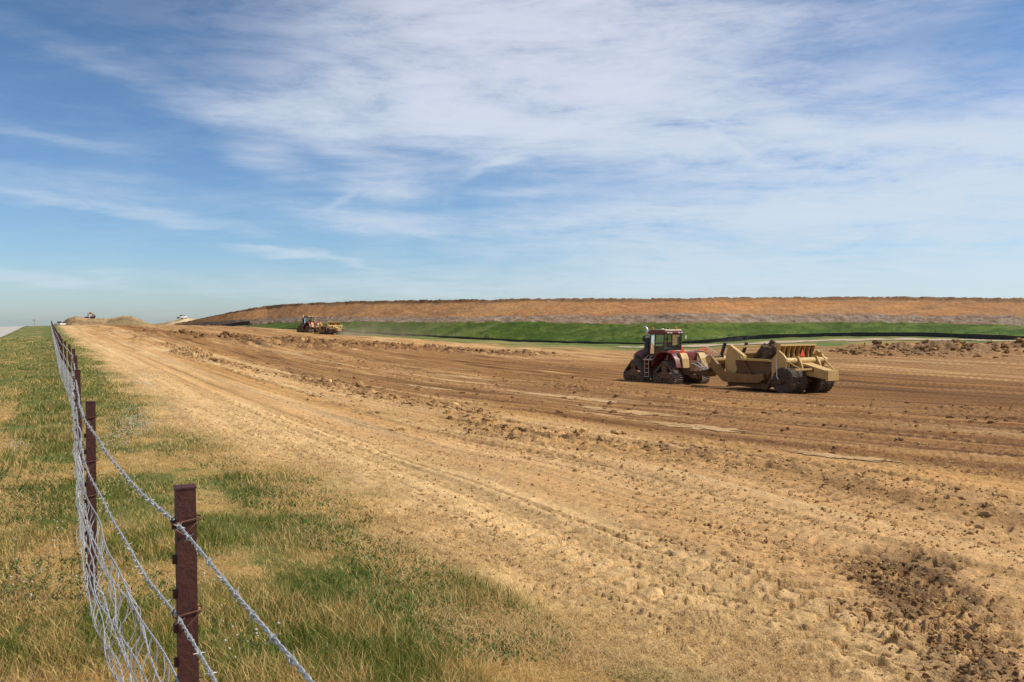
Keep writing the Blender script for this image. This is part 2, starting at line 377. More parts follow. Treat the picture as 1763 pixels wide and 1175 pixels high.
def patch_green(u, v): return 1 - sst(.40, .58, gpatch(u, v))

def np_mesh(name, V, Fq, mat, tri=None, cols=None, smooth=True, kind=None):
    me = bpy.data.meshes.new(name)
    nf = len(Fq) if Fq is not None else 0; nt_ = len(tri) if tri is not None else 0
    me.vertices.add(len(V)); me.vertices.foreach_set('co', np.ascontiguousarray(V, np.float32).ravel())
    loops = []; starts = []; 
    if nf: loops.append(Fq.ravel())
    if nt_: loops.append(tri.ravel())
    L = np.concatenate(loops).astype(np.int32)
    me.loops.add(len(L)); me.loops.foreach_set('vertex_index', L)
    me.polygons.add(nf + nt_)
    st = np.concatenate([np.arange(nf) * 4, nf * 4 + np.arange(nt_) * 3]).astype(np.int32)
    me.polygons.foreach_set('loop_start', st)
    me.polygons.foreach_set('use_smooth', np.full(nf + nt_, smooth))
    me.update(calc_edges=True)
    if cols is not None:
        at_ = me.color_attributes.new('albedo', 'FLOAT_COLOR', 'POINT')
        c4 = np.ones((len(V), 4), np.float32); c4[:, :3] = cols
        at_.data.foreach_set('color', c4.ravel())
    me.materials.append(mat)
    o = bpy.data.objects.new(name, me); C.objects.link(o)
    if kind: o['kind'] = kind
    return o

def grid_faces(nr, nc, wrap=False):
    i = np.arange(nr - 1)[:, None]; j = np.arange(nc if wrap else nc - 1)[None, :]
    j2 = (j + 1) % nc
    return np.stack([i * nc + j, i * nc + j2, (i + 1) * nc + j2, (i + 1) * nc + j], -1).reshape(-1, 4)

# ------------------------------------------------------------------ materials
def newmat(name):
    m = bpy.data.materials.new(name); m.use_nodes = True
    for x in list(m.node_tree.nodes): m.node_tree.nodes.remove(x)
    return m, NT(m.node_tree)

def mat_attr(name, rough=.92, bump=.3, scales=((60, .5), (9, .35)), vary=.35, bumpdist=.02, streak=0, spec=.15):
    """surface whose colour is the mesh's own albedo attribute, broken up by noise"""
    m, N = newmat(name); nt = m.node_tree
    out = N.n('ShaderNodeOutputMaterial'); b = N.n('ShaderNodeBsdfPrincipled')
    a = N.n('ShaderNodeAttribute', attribute_name='albedo'); tc = N.n('ShaderNodeTexCoord')
    v = tc.outputs['Object']; f = None
    hs = []
    for s, k in scales:
        n = N.noise(v, s, 5, .6); hs.append((n, k))
        f = N.m('MULTIPLY', N.m('SUBTRACT', n, .5), k) if f is None else N.m('ADD', f, N.m('MULTIPLY', N.m('SUBTRACT', n, .5), k))
    if streak:
        mp = N.n('ShaderNodeMapping'); nt.links.new(v, mp.inputs[0]); mp.vector_type = 'TEXTURE'
        mp.inputs['Rotation'].default_value = (0, 0, math.atan2(AL[1], AL[0])); mp.inputs['Scale'].default_value = (7, .45, 1)
        f = N.m('ADD', f, N.m('MULTIPLY', N.m('SUBTRACT', N.noise(mp.outputs[0], 1.0, 7, .68), .5), streak))
    br = N.m('ADD', 1.0, N.m('MULTIPLY', f, vary * 6))
    br = N.m('MAXIMUM', br, .25)
    col = N.mix(1.0, a.outputs['Color'], N.vec(br, br, N.m('MULTIPLY', br, .98)), 'MULTIPLY')
    nt.links.new(col, b.inputs['Base Color']); b.inputs['Roughness'].default_value = rough
    b.inputs['Specular IOR Level'].default_value = spec
    h = None
    for n, k in hs: h = N.m('MULTIPLY', n, k) if h is None else N.m('ADD', h, N.m('MULTIPLY', n, k))
    bp = N.n('ShaderNodeBump'); bp.inputs['Strength'].default_value = bump; bp.inputs['Distance'].default_value = bumpdist
    nt.links.new(h, bp.inputs['Height']); nt.links.new(bp.outputs[0], b.inputs['Normal'])
    nt.links.new(b.outputs[0], out.inputs[0]); return m

def mat_paint(name, col, rough=.5, metal=0.0, dust=.35, dustcol=(.42, .30, .17), scale=3.0, bump=.05, spec=.4):
    m, N = newmat(name); nt = m.node_tree
    out = N.n('ShaderNodeOutputMaterial'); b = N.n('ShaderNodeBsdfPrincipled'); tc = N.n('ShaderNodeTexCoord')
    v = tc.outputs['Object']
    n1 = N.noise(v, scale, 5, .65); n2 = N.noise(v, scale * 6, 4, .6)
    f = N.m('MULTIPLY', N.rng(N.m('ADD', N.m('MULTIPLY', n1, .7), N.m('MULTIPLY', n2, .3)), .40, .62, .15, 1.0), dust, clamp=True)
    c2 = N.mix(N.rng(n2, .3, .7), (*[q * .82 for q in col], 1), (*[min(1, q * 1.12) for q in col], 1))
    nt.links.new(N.mix(f, c2, (*dustcol, 1)), b.inputs['Base Color'])
    nt.links.new(N.m('ADD', rough, N.m('MULTIPLY', f, .9 - rough)), b.inputs['Roughness'])
    nt.links.new(N.m('MULTIPLY', N.m('SUBTRACT', 1.0, f), metal), b.inputs['Metallic'])
    b.inputs['Specular IOR Level'].default_value = spec
    bp = N.n('ShaderNodeBump'); bp.inputs['Strength'].default_value = bump; bp.inputs['Distance'].default_value = .02
    nt.links.new(n2, bp.inputs['Height']); nt.links.new(bp.outputs[0], b.inputs['Normal'])
    nt.links.new(b.outputs[0], out.inputs[0]); return m

def mat_glass(name, tint=(.80, .88, .84)):
    m, N = newmat(name); nt = m.node_tree
    out = N.n('ShaderNodeOutputMaterial'); t = N.n('ShaderNodeBsdfTransparent'); t.inputs[0].default_value = (*tint, 1)
    g = N.n('ShaderNodeBsdfGlossy'); g.inputs['Roughness'].default_value = .08; g.inputs[0].default_value = (.8, .85, .85, 1)
    d = N.n('ShaderNodeBsdfDiffuse'); d.inputs[0].default_value = (.16, .20, .17, 1)
    fr = N.n('ShaderNodeFresnel'); fr.inputs[0].default_value = 1.5
    a = N.n('ShaderNodeMixShader'); a.inputs[0].default_value = .10
    nt.links.new(t.outputs[0], a.inputs[1]); nt.links.new(d.outputs[0], a.inputs[2])
    mx = N.n('ShaderNodeMixShader'); nt.links.new(fr.outputs[0], mx.inputs[0])
    nt.links.new(a.outputs[0], mx.inputs[1]); nt.links.new(g.outputs[0], mx.inputs[2]); nt.links.new(mx.outputs[0], out.inputs[0]); return m

def mat_leaf(name):
    m, N = newmat(name); nt = m.node_tree
    out = N.n('ShaderNodeOutputMaterial'); a = N.n('ShaderNodeAttribute', attribute_name='albedo')
    d = N.n('ShaderNodeBsdfPrincipled'); d.inputs['Roughness'].default_value = .6; d.inputs['Specular IOR Level'].default_value = .2
    t = N.n('ShaderNodeBsdfTranslucent'); mx = N.n('ShaderNodeMixShader'); mx.inputs[0].default_value = .3
    nt.links.new(a.outputs['Color'], d.inputs['Base Color']); nt.links.new(a.outputs['Color'], t.inputs[0])
    nt.links.new(d.outputs[0], mx.inputs[1]); nt.links.new(t.outputs[0], mx.inputs[2]); nt.links.new(mx.outputs[0], out.inputs[0]); return m

M_ground = mat_attr('soil', bump=.8, scales=((80, .6), (21, .5), (4.1, .3)), vary=.36, bumpdist=.03, streak=.55)
M_bank = mat_attr('bank_soil', bump=.6, scales=((1.3, .5), (.33, .35), (4.5, .3)), vary=.30, bumpdist=.5)
M_clod = mat_attr('clod', bump=.6, scales=((25, .5), (6, .3)), vary=.3)
M_leaf = mat_leaf('grass_blade')
M_red = mat_paint('red_paint', (.155, .008, .006), .36, dust=.40, dustcol=(.20, .105, .055))
M_black = mat_paint('black_plastic', (.012, .012, .016), .45, dust=.22)
M_belt = mat_paint('rubber_belt', (.032, .028, .025), .8, dust=.55, dustcol=(.30, .215, .13), scale=5)
M_lug = mat_paint('rubber_lug', (.13, .11, .085), .8, dust=.8, dustcol=(.46, .35, .24), scale=5)
M_rust = mat_paint('muddy_iron', (.16, .085, .045), .8, dust=.6, dustcol=(.27, .165, .085))
M_tan = mat_paint('tan_paint', (.62, .40, .13), .5, dust=.6, dustcol=(.47, .29, .115), scale=2)
M_tanmudshade = mat_paint('muddy_shaded_tan_paint', (.18, .085, .024), .6, dust=.75, dustcol=(.10, .048, .02), scale=2.2)  # tan paint with mud; shade of the near side darkened into the colour
M_arm = mat_paint('shaded_tan_paint', (.34, .18, .05), .5, dust=.6, dustcol=(.17, .085, .032), scale=2)  # darker copy of the tan, shade on the draft arms painted in
M_chrome = mat_paint('dull_chrome', (.62, .62, .62), .35, metal=.8, dust=.2)
M_white = mat_paint('white_paint', (.72, .70, .66), .5, dust=.3)
M_roof = mat_paint('roof_top', (.66, .50, .36), .5, dust=.35)
M_orange = mat_paint('orange_signal', (.95, .10, .03), .4, dust=.05)
M_amber = mat_paint('amber_lens', (.60, .16, .03), .3, dust=.1)
M_tyre = mat_paint('tyre_rubber', (.035, .030, .027), .85, dust=.7, dustcol=(.17, .105, .055), scale=4)
M_glass = mat_glass('cab_glass')
M_silt = mat_paint('silt_cloth', (.030, .032, .036), .9, dust=.25, dustcol=(.12, .09, .06), scale=.7)
M_post = mat_paint('post_steel', (.062, .016, .013), .6, dust=.35, dustcol=(.13, .045, .028), scale=14, bump=.25)
M_wire = mat_paint('galvanised_wire', (.50, .49, .47), .5, metal=.35, dust=.25, dustcol=(.30, .26, .22), scale=30)
M_wood = mat_paint('stake_wood', (.36, .26, .15), .8, dust=.2)
M_stake = mat_paint('dark_stake', (.12, .09, .06), .8, dust=.2)
M_skin = mat_paint('skin', (.38, .20, .13), .6, dust=0)
M_shirt = mat_paint('orange_shirt', (.85, .13, .04), .8, dust=.05)
M_jeans = mat_paint('dark_trousers', (.04, .05, .08), .9, dust=.1)
M_hat = mat_paint('dark_cap', (.05, .035, .03), .7, dust=.1)
M_grav = mat_paint('gravel', (.48, .43, .36), .9, dust=.3, dustcol=(.45, .40, .33), scale=.8, bump=.3)
M_pathm = mat_paint('path_gravel', (.47, .36, .23), .9, dust=.3, dustcol=(.40, .29, .17), scale=.5, bump=.3)
M_seat = mat_paint('seat_cloth', (.03, .03, .032), .9, dust=.1)

def mat_puddle():
    m, N = newmat('muddy_water'); nt = m.node_tree
    out = N.n('ShaderNodeOutputMaterial'); b = N.n('ShaderNodeBsdfPrincipled'); tc = N.n('ShaderNodeTexCoord')
    n = N.noise(tc.outputs['Object'], 1.2, 6, .65); n2 = N.noise(tc.outputs['Object'], 14, 4, .6)
    nt.links.new(N.mix(N.rng(n, .38, .62), (.47, .27, .11, 1), (.56, .35, .165, 1)), b.inputs['Base Color'])
    nt.links.new(N.rng(n, .35, .65, .9, .6), b.inputs['Roughness'])
    b.inputs['Specular IOR Level'].default_value = .08
    bp = N.n('ShaderNodeBump'); bp.inputs['Strength'].default_value = .25; bp.inputs['Distance'].default_value = .01
    nt.links.new(n2, bp.inputs['Height']); nt.links.new(bp.outputs[0], b.inputs['Normal'])
    nt.links.new(b.outputs[0], out.inputs[0]); return m
M_puddle = mat_puddle()

# ------------------------------------------------------------------ rigs: where they stand
T1 = Vector((*at(1146, 600, 61)[:2], 0)); S1 = Vector((*at(1384, 600, 49.8)[:2], 0))
T2 = Vector((*at(532, 560, 197)[:2], 0)); S2 = Vector((*at(579.5, 560, 186.5)[:2], 0))
for P in (T1, S1, T2, S2): P.z = float(hbase(P.x, P.y))
RIGS += [(T1.x, T1.y, 4.2), (S1.x, S1.y, 3.6), ((T1.x + S1.x) / 2, (T1.y + S1.y) / 2, 3.5), (T2.x, T2.y, 5), (S2.x, S2.y, 5)]

# ------------------------------------------------------------------ ground sheet
def build_ground():
    a1 = np.linspace(-R(44), R(44), 1250)
    a2 = np.linspace(R(44), R(316), 150)[1:-1]
    ang = np.concatenate([a1, a2])
    rad = np.concatenate([[.01, .3, .6, .9], np.exp(np.linspace(math.log(1.2), math.log(330), 1180)), np.exp(np.linspace(math.log(340), math.log(12000), 60))])
    A, Rr = np.meshgrid(ang, rad)
    X = Rr * np.sin(A); Y = Rr * np.cos(A)
    z = zones(X, Y); h = hbase(X, Y) + relief(X, Y, z) * (Rr < 330)
    col = ground_color(X, Y, z)
    V = np.stack([X, Y, h], -1).reshape(-1, 3)
    return np_mesh('ground', V, grid_faces(len(rad), len(ang), True)[:, ::-1], M_ground, cols=col.reshape(-1, 3), kind='structure')
build_ground()

# ------------------------------------------------------------------ embankment
FOOT = [(300, 560, 300), (330, 561, 285), (420, 565, 250), (540, 567, 222), (640, 574, 206), (780, 581.5, 187), (900, 588, 177), (1100, 593, 167), (1200, 590, 162), (1240, 585, 163), (1300, 580, 166), (1550, 575, 161), (1763, 583, 151), (2100, 590, 143), (2600, 590, 140)]
GRT = [(300, 559.5), (330, 560), (420, 561.5), (460, 556), (640, 553.5), (900, 554), (1200, 556), (1500, 555), (1763, 557), (2600, 557)]
GYT = [(300, 559), (340, 556), (460, 548.5), (600, 544.5), (900, 545), (1200, 541), (1500, 542), (1763, 544), (2600, 545)]
CRT = [(300, 558.5), (340, 550.5), (370, 543), (400, 537.5), (450, 529), (500, 524), (600, 520), (700, 518), (900, 516), (1200, 514), (1500, 512.5), (1763, 514.5), (2600, 516)]
def ip(L, px, k=1): return np.interp(px, [q[0] for q in L], [q[k] for q in L])
def build_bank():
    nc = 1500; pxs = np.linspace(300, 2600, nc)
    kern = np.ones(41) / 41
    sm = lambda a: np.convolve(np.pad(a, 20, mode='edge'), kern, 'valid')
    D0 = sm(ip(FOOT, pxs, 2)); yf = sm(ip(FOOT, pxs, 1)); y1 = sm(ip(GRT, pxs)); y2 = sm(ip(GYT, pxs)); y3 = sm(ip(CRT, pxs))
    sc = np.clip((pxs - 300) / 160, .15, 1)
    D0 = D0 - 1.5
    Ds = [D0, D0 + 1.5 + 9 * sc, D0 + 1.5 + 14 * sc, D0 + 1.5 + 25 * sc]
    zl = [EYE - (yf - HY) / F * D0 - .25] + [EYE - (y - HY) / F * d for y, d in zip((y1, y2, y3), Ds[1:])]
    n = [70, 40, 90]
    rowsX = []; rowsY = []; rowsZ = []; rowsB = []
    T = (pxs - CX) / F
    for k in range(3):
        for i in range(n[k]):
            s = i / n[k]; D = Ds[k] * (1 - s) + Ds[k + 1] * s
            rowsX.append(T * D); rowsY.append(D); rowsZ.append(zl[k] * (1 - s) + zl[k + 1] * s); rowsB.append(np.full(nc, k + s))
    for i, e in enumerate(np.concatenate([np.linspace(0, 12, 24), [25, 50, 90]])):
        D = Ds[3] + e; rowsX.append(T * D); rowsY.append(D); rowsZ.append(zl[3] - .02 * e - max(0, e - 20) * .12); rowsB.append(np.full(nc, 3 + e / 12))
    X = np.array(rowsX); Y = np.array(rowsY); Z = np.array(rowsZ); B = np.array(rowsB)
    Bn = B + (fbm(X * .07, Y * .1, 4, 201) - .5) * .28 * np.clip(sc, .3, 1) + (fbm(X * .5, Y * .5, 3, 206) - .5) * .12
    Bn = np.maximum(Bn, np.minimum(B, .12))
    green = 1 - sst(.93, 1.05, Bn); grey = sst(.93, 1.05, Bn) * (1 - sst(1.86, 2.1, Bn)); top = sst(2.86, 2.97, B)
    # left end: the grass thins out
    lf = sst(395, 455, pxs + 0 * B) 
    rough = fbm(X * .45, Y * .45, 5, 202, .62)
    Z = Z + (rough - .5) * (.18 * green + 1.0 * grey + .45 * (1 - green - grey)) * np.clip(B * 8, 0, 1) * (1 - top)
    Z = Z + (fbm(X * .05, Y * .05, 3, 203) - .5) * .5 * np.clip(B, 0, 1) * (1 - top)
    lump = fbm(X * .8, Y * .8, 5, 204, .66)
    Z = Z + top * (sst(.38, .75, lump) * .34 + (fbm(X * .06, Y * .1, 3, 211) - .5) * .5 - .1) * np.clip(sc, .35, 1) + np.exp(-((B - 2.93) / .05) ** 2) * .25 * sc
    c = np.ones(X.shape + (3,)) * np.array([.40, .185, .070])
    st_ = fbm(X * .03, Y * .9, 4, 205)
    c = mixc(c, [.47, .245, .10], sst(.42, .65, st_) * .6)
    c = mixc(c, [.31, .165, .075], sst(.45, .68, fbm(X * .12, Y * .3, 4, 207)) * .6)
    c = mixc(c, [.21, .145, .10], grey * .85)
    c = mixc(c, [.31, .23, .17], grey * sst(.45, .65, fbm(X * .6, Y * .9, 4, 208)) * .7)
    c = mixc(c, [.13, .075, .042], top * .9)
    c = mixc(c, [.17, .10, .055], sst(2.7, 2.88, Bn) * (1 - top) * .7)
    gr = mixc(np.ones(X.shape + (3,)) * np.array([.064, .098, .013]), [.105, .140, .022], sst(.35, .65, fbm(X * .18, Y * .35, 5, 209)))
    gr = mixc(gr, [.035, .062, .010], sst(.5, .68, fbm(X * .9, Y * .9, 4, 212, .65)) * .7)
    gr = mixc(gr, [.17, .18, .06], sst(.6, .78, fbm(X * .07, Y * .25, 4, 210)) * .6)
    gr = mixc(gr, [.26, .20, .10], (1 - lf) * .85)
    c = mixc(c, gr, green)
    V = np.stack([X, Y, Z], -1).reshape(-1, 3)
    return np_mesh('embankment', V, grid_faces(len(X), nc), M_bank, cols=c.reshape(-1, 3), kind='structure')
build_bank()

def patch_mesh(name, cx, cy, sx, sy, nx, ny, hf, cf, mat):
    x = np.linspace(-sx, sx, nx) + cx; y = np.linspace(-sy, sy, ny) + cy
    X, Y = np.meshgrid(x, y); Z = hf(X, Y); c = cf(X, Y)
    return np_mesh(name, np.stack([X, Y, Z], -1).reshape(-1, 3), grid_faces(ny, nx), mat, cols=c.reshape(-1, 3), kind='structure')

# spoil mounds on the left skyline
def mounds():
    D = 232.0
    prof = [(96, 566), (106, 561), (112, 553), (118, 547.5), (130, 544.5), (140, 546), (150, 548), (170, 549), (185, 550), (200, 547.5), (215, 545.5), (228, 546), (240, 550.5), (250, 556), (262, 559.5), (290, 563), (320, 566)]
    xs = np.array([(p[0] - CX) / F * D for p in prof]); zs = np.array([EYE - (p[1] - HY) / F * D for p in prof])
    def hf(X, Y):
        top = np.interp(X * D / Y, xs, zs); b = -1.0
        k = np.exp(-((Y - D) / 9.0) ** 2)
        z = b + (top - b) * k
        return z + (fbm(X * .35, Y * .35, 5, 301, .6) - .5) * .9 * k
    def cf(X, Y):
        c = np.ones(X.shape + (3,)) * np.array([.40, .26, .13])
        c = mixc(c, [.25, .15, .075], sst(.45, .65, fbm(X * .5, Y * .5, 4, 302)) * .8)
        g = sst(.46, .62, fbm(X * .14, Y * .2, 3, 303)) * sst(-118, -112, X)
        return mixc(c, [.17, .16, .06], g * .45)
    patch_mesh('dirt_mound', (200 - CX) / F * D, D, 24, 24, 420, 260, hf, cf, M_bank)
    # pale haul ramp climbing away behind
    D2 = 330.0
    prof2 = [(200, 566), (250, 560.5), (285, 555.5), (300, 551.5), (318, 548.5), (345, 549), (380, 552), (420, 560)]
    x2 = np.array([(p[0] - CX) / F * D2 for p in prof2]); z2 = np.array([EYE - (p[1] - HY) / F * D2 for p in prof2])
    def hf2(X, Y):
        top = np.interp(X * D2 / Y, x2, z2); k = np.exp(-((Y - D2) / 26.0) ** 2)
        return -1.6 + (top + 1.6) * k + (fbm(X * .2, Y * .2, 4, 304) - .5) * .5 * k
    def cf2(X, Y):
        c = np.ones(X.shape + (3,)) * np.array([.34, .24, .12])
        xc = np.interp(Y, [270, 330, 360], [(290 - CX) / F * 270, (318 - CX) / F * 330, (335 - CX) / F * 360])
        return mixc(c, [.68, .50, .27], np.exp(-((X - xc) / 4.5) ** 4) * .95)
    patch_mesh('haul_ramp', (310 - CX) / F * D2, D2, 34, 58, 260, 260, hf2, cf2, M_bank)
mounds()

# ------------------------------------------------------------------ sheets: road, path, puddles
def strip(name, L, width, mat, lift=.05, n=400, kind='structure', full=True, rag=0.0):
    L = np.array(L); seg = np.r_[0, np.cumsum(np.hypot(*np.diff(L, axis=0).T))]
    s = np.linspace(0, seg[-1], n); x = np.interp(s, seg, L[:, 0]); y = np.interp(s, seg, L[:, 1])
    k = np.ones(15) / 15; x = np.convolve(np.pad(x, 7, mode='edge'), k, 'valid'); y = np.convolve(np.pad(y, 7, mode='edge'), k, 'valid')
    tx, ty = np.gradient(x), np.gradient(y); l = np.hypot(tx, ty); nx, ny = -ty / l, tx / l
    W = np.linspace(-.5, .5, 9); ww = width * (1 + rag * (fbm(s * .5, s * 0, 3, 400) - .5))
    X = x[:, None] + nx[:, None] * W[None] * ww[:, None]; Y = y[:, None] + ny[:, None] * W[None] * ww[:, None]
    Z = (ground_z(X.ravel(), Y.ravel()).reshape(X.shape) if full else hbase(X, Y)) + lift
    return np_mesh(name, np.stack([X, Y, Z], -1).reshape(-1, 3), grid_faces(n, 9), mat, kind=kind)

def on_line(v, us): return [tuple(AL * u + PE * v) for u in us]
strip('road', on_line(-7.6, np.linspace(-40, 330, 60)), 7.6, M_grav, .07, full=True)
strip('gravel_path', [hit(px, py) for px, py in ((1060, 598.5), (1150, 598.5), (1215, 596), (1300, 592), (1400, 588), (1500, 585.5), (1600, 585.5), (1763, 588), (1900, 592))], 5.0, M_pathm, .10, full=True, rag=.7)

def puddles():
    spots = PSP
    for k, (px, py, a, b) in enumerate(spots):
        c = hit(px, py); n = 360; th = np.linspace(0, 2 * math.pi, n, endpoint=False)
        ra = np.array([.0, .45, .8, 1.0])
        rr = 1 + (fbm(np.cos(th) * 2 + k * 7, np.sin(th) * 2, 4, 500, .65) - .5) * 1.5
        pu = a * np.cos(th) * rr * (1 + (fbm(th * 9 + k, th * 0, 4, 502, .7) - .5) * .9); pv = b * np.sin(th) * (1 + (fbm(np.cos(th) * 9 + k * 3, np.sin(th) * 9, 4, 501, .75) - .5) * 2.2)
        U = c @ AL + ra[:, None] * pu[None]; Vv = c @ PE + ra[:, None] * pv[None]
        X = U * AL[0] + Vv * PE[0]; Y = U * AL[1] + Vv * PE[1]
        Z = hbase(X, Y) + .004 + .004 * min(2, c[1] / 20)
        np_mesh('puddle', np.stack([X, Y, Z], -1).reshape(-1, 3), grid_faces(4, n, True), M_puddle, kind='structure')
puddles()

# ------------------------------------------------------------------ loose clods (uncountable)
def ico(sub):
    bm = bmesh.new(); bmesh.ops.create_icosphere(bm, subdivisions=sub, radius=1)
    V = np.array([v.co[:] for v in bm.verts]); Fc = np.array([[v.index for v in f.verts] for f in bm.faces]); bm.free(); return V, Fc

def clods():
    pos = []; size = []; dark = []
    def add(n, uf, vf, sf, dk=0.5):
        u = uf(n); v = vf(n, u); s = sf(n); pos.append(np.stack([u, v], 1)); size.append(s); dark.append(np.full(n, dk))
    ln = lambda a, b: (lambda n: np.exp(rng.uniform(math.log(a), math.log(b), n)))
    # u runs along the road from the near edge (-12) to the far end
    uu = lambda n: np.exp(rng.uniform(math.log(14), math.log(90), n)) - 20
    cl = lambda v0, u, sd, wd: v0 + (fbm(u * .10, u * 0 + sd, 2, 30 + sd) - .5) * 2.2 * (wd + .6)
    add(3600, uu, lambda n, u: cl(8.1, u, 1, .75) + rng.normal(0, .48, n), lambda n: .018 + .075 * rng.random(n) ** 3.5, .6)
    add(500, uu, lambda n, u: cl(6.2, u, 2, .45) + rng.normal(0, .4, n), lambda n: .012 + .06 * rng.random(n) ** 3, .5)
    add(500, uu, lambda n, u: cl(10.3, u, 3, .4) + rng.normal(0, .5, n), lambda n: .015 + .06 * rng.random(n) ** 3, .7)
    add(4500, uu, lambda n, u: rng.uniform(10, 36, n), lambda n: .02 + .085 * rng.random(n) ** 5, .8)
    add(4500, uu, lambda n, u: rng.uniform(3, 14, n), lambda n: .007 + .024 * rng.random(n) ** 5, .2)
    g = np.array(hit(1640, 990)); ug, vg = g @ AL, g @ PE
    add(3600, lambda n: rng.uniform(1.7, 3.95, n), lambda n, u: 4.32 + .78 * (u - 2.8) + rng.normal(0, .26, n), lambda n: .005 + .034 * rng.random(n) ** 4, .95)
    add(700, lambda n: rng.uniform(3.7, 5.9, n), lambda n, u: 5.12 - .22 * (u - 4) + rng.normal(0, .035, n), lambda n: .004 + .018 * rng.random(n) ** 3, .8)
    for P, wd in ((MUD[0], 3.5), (MUD[1], 3.5), (MUD[2], 2.5)):
        for a, b in zip(P[:-1], P[1:]):
            n = 260; t = rng.random(n)[:, None]; q = a + (b - a) * t + rng.normal(0, wd * 1.0, (n, 2))
            pos.append(np.stack([q @ AL, q @ PE], 1)); size.append(.05 + .26 * rng.random(n) ** 4); dark.append(np.full(n, .9))
    n = 900; q = np.stack([rng.uniform(46, 95, n), 116 + rng.normal(0, 4.0, n)], 1)
    pos.append(np.stack([q @ AL, q @ PE], 1)); size.append(.08 + .45 * rng.random(n) ** 3); dark.append(np.full(n, .8))
    # a few big lumps the photo shows one by one
    for px, py, s in ((770, 699, .17), (828, 716, .15), (850, 728, .16), (1195, 775, .22), (1215, 781, .15), (1172, 773, .14), (940, 742, .10), (1000, 745, .12), (690, 742, .09), (1140, 812, .07), (990, 811, .07), (745, 862, .035), (840, 880, .035), (975, 992, .04), (1140, 1028, .04), (1060, 748, .12), (560, 663, .2), (620, 668, .2), (740, 769, .06), (1460, 1115, .04), (1320, 865, .05)):
        for j in range(1 if s < .08 else 5):
            c = hit(px, py) + (0 if j == 0 else 1) * rng.normal(0, s * .9, 2)
            pos.append(np.array([[c @ AL, c @ PE]])); size.append(np.array([s if j == 0 else s * rng.uniform(.3, .7)])); dark.append(np.array([.55]))
    P = np.concatenate(pos); S = np.concatenate(size); K = np.concatenate(dark)
    X = P[:, 0] * AL[0] + P[:, 1] * PE[0]; Y = P[:, 0] * AL[1] + P[:, 1] * PE[1]
    ok = (Y > 1.5) & (np.hypot(X - T1.x, Y - T1.y) > 4) & (np.hypot(X - S1.x, Y - S1.y) > 3); X, Y, S, K = X[ok], Y[ok], S[ok], K[ok]
    S = S * np.clip(Y / 22, .45, 1.0); Z = ground_z(X, Y)
    V0, F0 = ico(2); n = len(X); m = len(V0)
    V = np.zeros((n, m, 3)); 
    ph = rng.uniform(0, 6.28, (n, 3))
    for i, f in enumerate((2.3, 3.9, 6.1)):
        d = np.sin(V0[None, :, 0] * f + ph[:, None, 0]) * np.sin(V0[None, :, 1] * f + ph[:, None, 1]) * np.sin(V0[None, :, 2] * f + ph[:, None, 2])
        V += (V0[None] * d[..., None]) * (.42, .32, .2)[i]
    V += V0[None] + rng.normal(0, .07, (n, m, 3))
    sc = rng.uniform(.6, 1.35, (n, 1, 3)) * np.array([1.1, 1.1, .72]); V *= sc * S[:, None, None]
    a = rng.uniform(0, 6.28, n); c, s = np.cos(a)[:, None], np.sin(a)[:, None]
    x = V[..., 0] * c - V[..., 1] * s; y = V[..., 0] * s + V[..., 1] * c
    V = np.stack([x + X[:, None], y + Y[:, None], V[..., 2] + (Z + S * .02)[:, None]], -1)
    tri = (F0[None] + (np.arange(n) * m)[:, None, None]).reshape(-1, 3)
    c0 = np.array([.55, .34, .14]); c1 = np.array([.20, .10, .040]); k = np.clip(K + rng.normal(0, .22, n), 0, 1)[:, None]
    col = np.repeat(c0 * (1 - k) + c1 * k, m, 0)
    o = np_mesh('soil_clods', V.reshape(-1, 3), None, M_clod, tri=tri, cols=col, smooth=False)
    tagk(o, 'crumbled brown clods of soil scattered over the graded dirt', 'soil clods')

def crumbs():
    n = 46000
    D = np.exp(rng.uniform(math.log(2.8), math.log(17), n)); t = rng.uniform(-.5, .75, n); X = t * D; Y = D; u, v = uv(X, Y)
    k = sst(.40, .66, fbm(u * .5, v * 1.4, 4, 650)) * .8 + .15
    ok = (v > 2.0) & (rng.random(n) < k); X, Y, D = X[ok], Y[ok], D[ok]; n = len(X)
    S = (.0022 + .0095 * rng.random(n) ** 3) * np.clip(D / 5, .8, 1.5); Z = ground_z(X, Y)
    V0, F0 = ico(1); m = len(V0)
    V = (V0[None] + rng.normal(0, .18, (n, m, 3))) * (S[:, None, None] * rng.uniform(.6, 1.4, (n, 1, 3))) + np.stack([X, Y, Z + S * .25], 1)[:, None, :]
    q = rng.random(n)[:, None] ** 1.6; col = np.array([.60, .37, .15]) * (1 - q) + np.array([.30, .165, .06]) * q
    o = np_mesh('soil_crumbs', V.reshape(-1, 3), None, M_clod, tri=(F0[None] + (np.arange(n) * m)[:, None, None]).reshape(-1, 3), cols=np.repeat(col, m, 0), smooth=False)
    tagk(o, 'fine crumbs and pebbles of dry soil strewn on the near dirt', 'soil crumbs')

def tagk(o, label, cat, kind='stuff', group=None):
    o['label'] = label; o['category'] = cat
    if kind: o['kind'] = kind
    if group: o['group'] = group
clods()
crumbs()

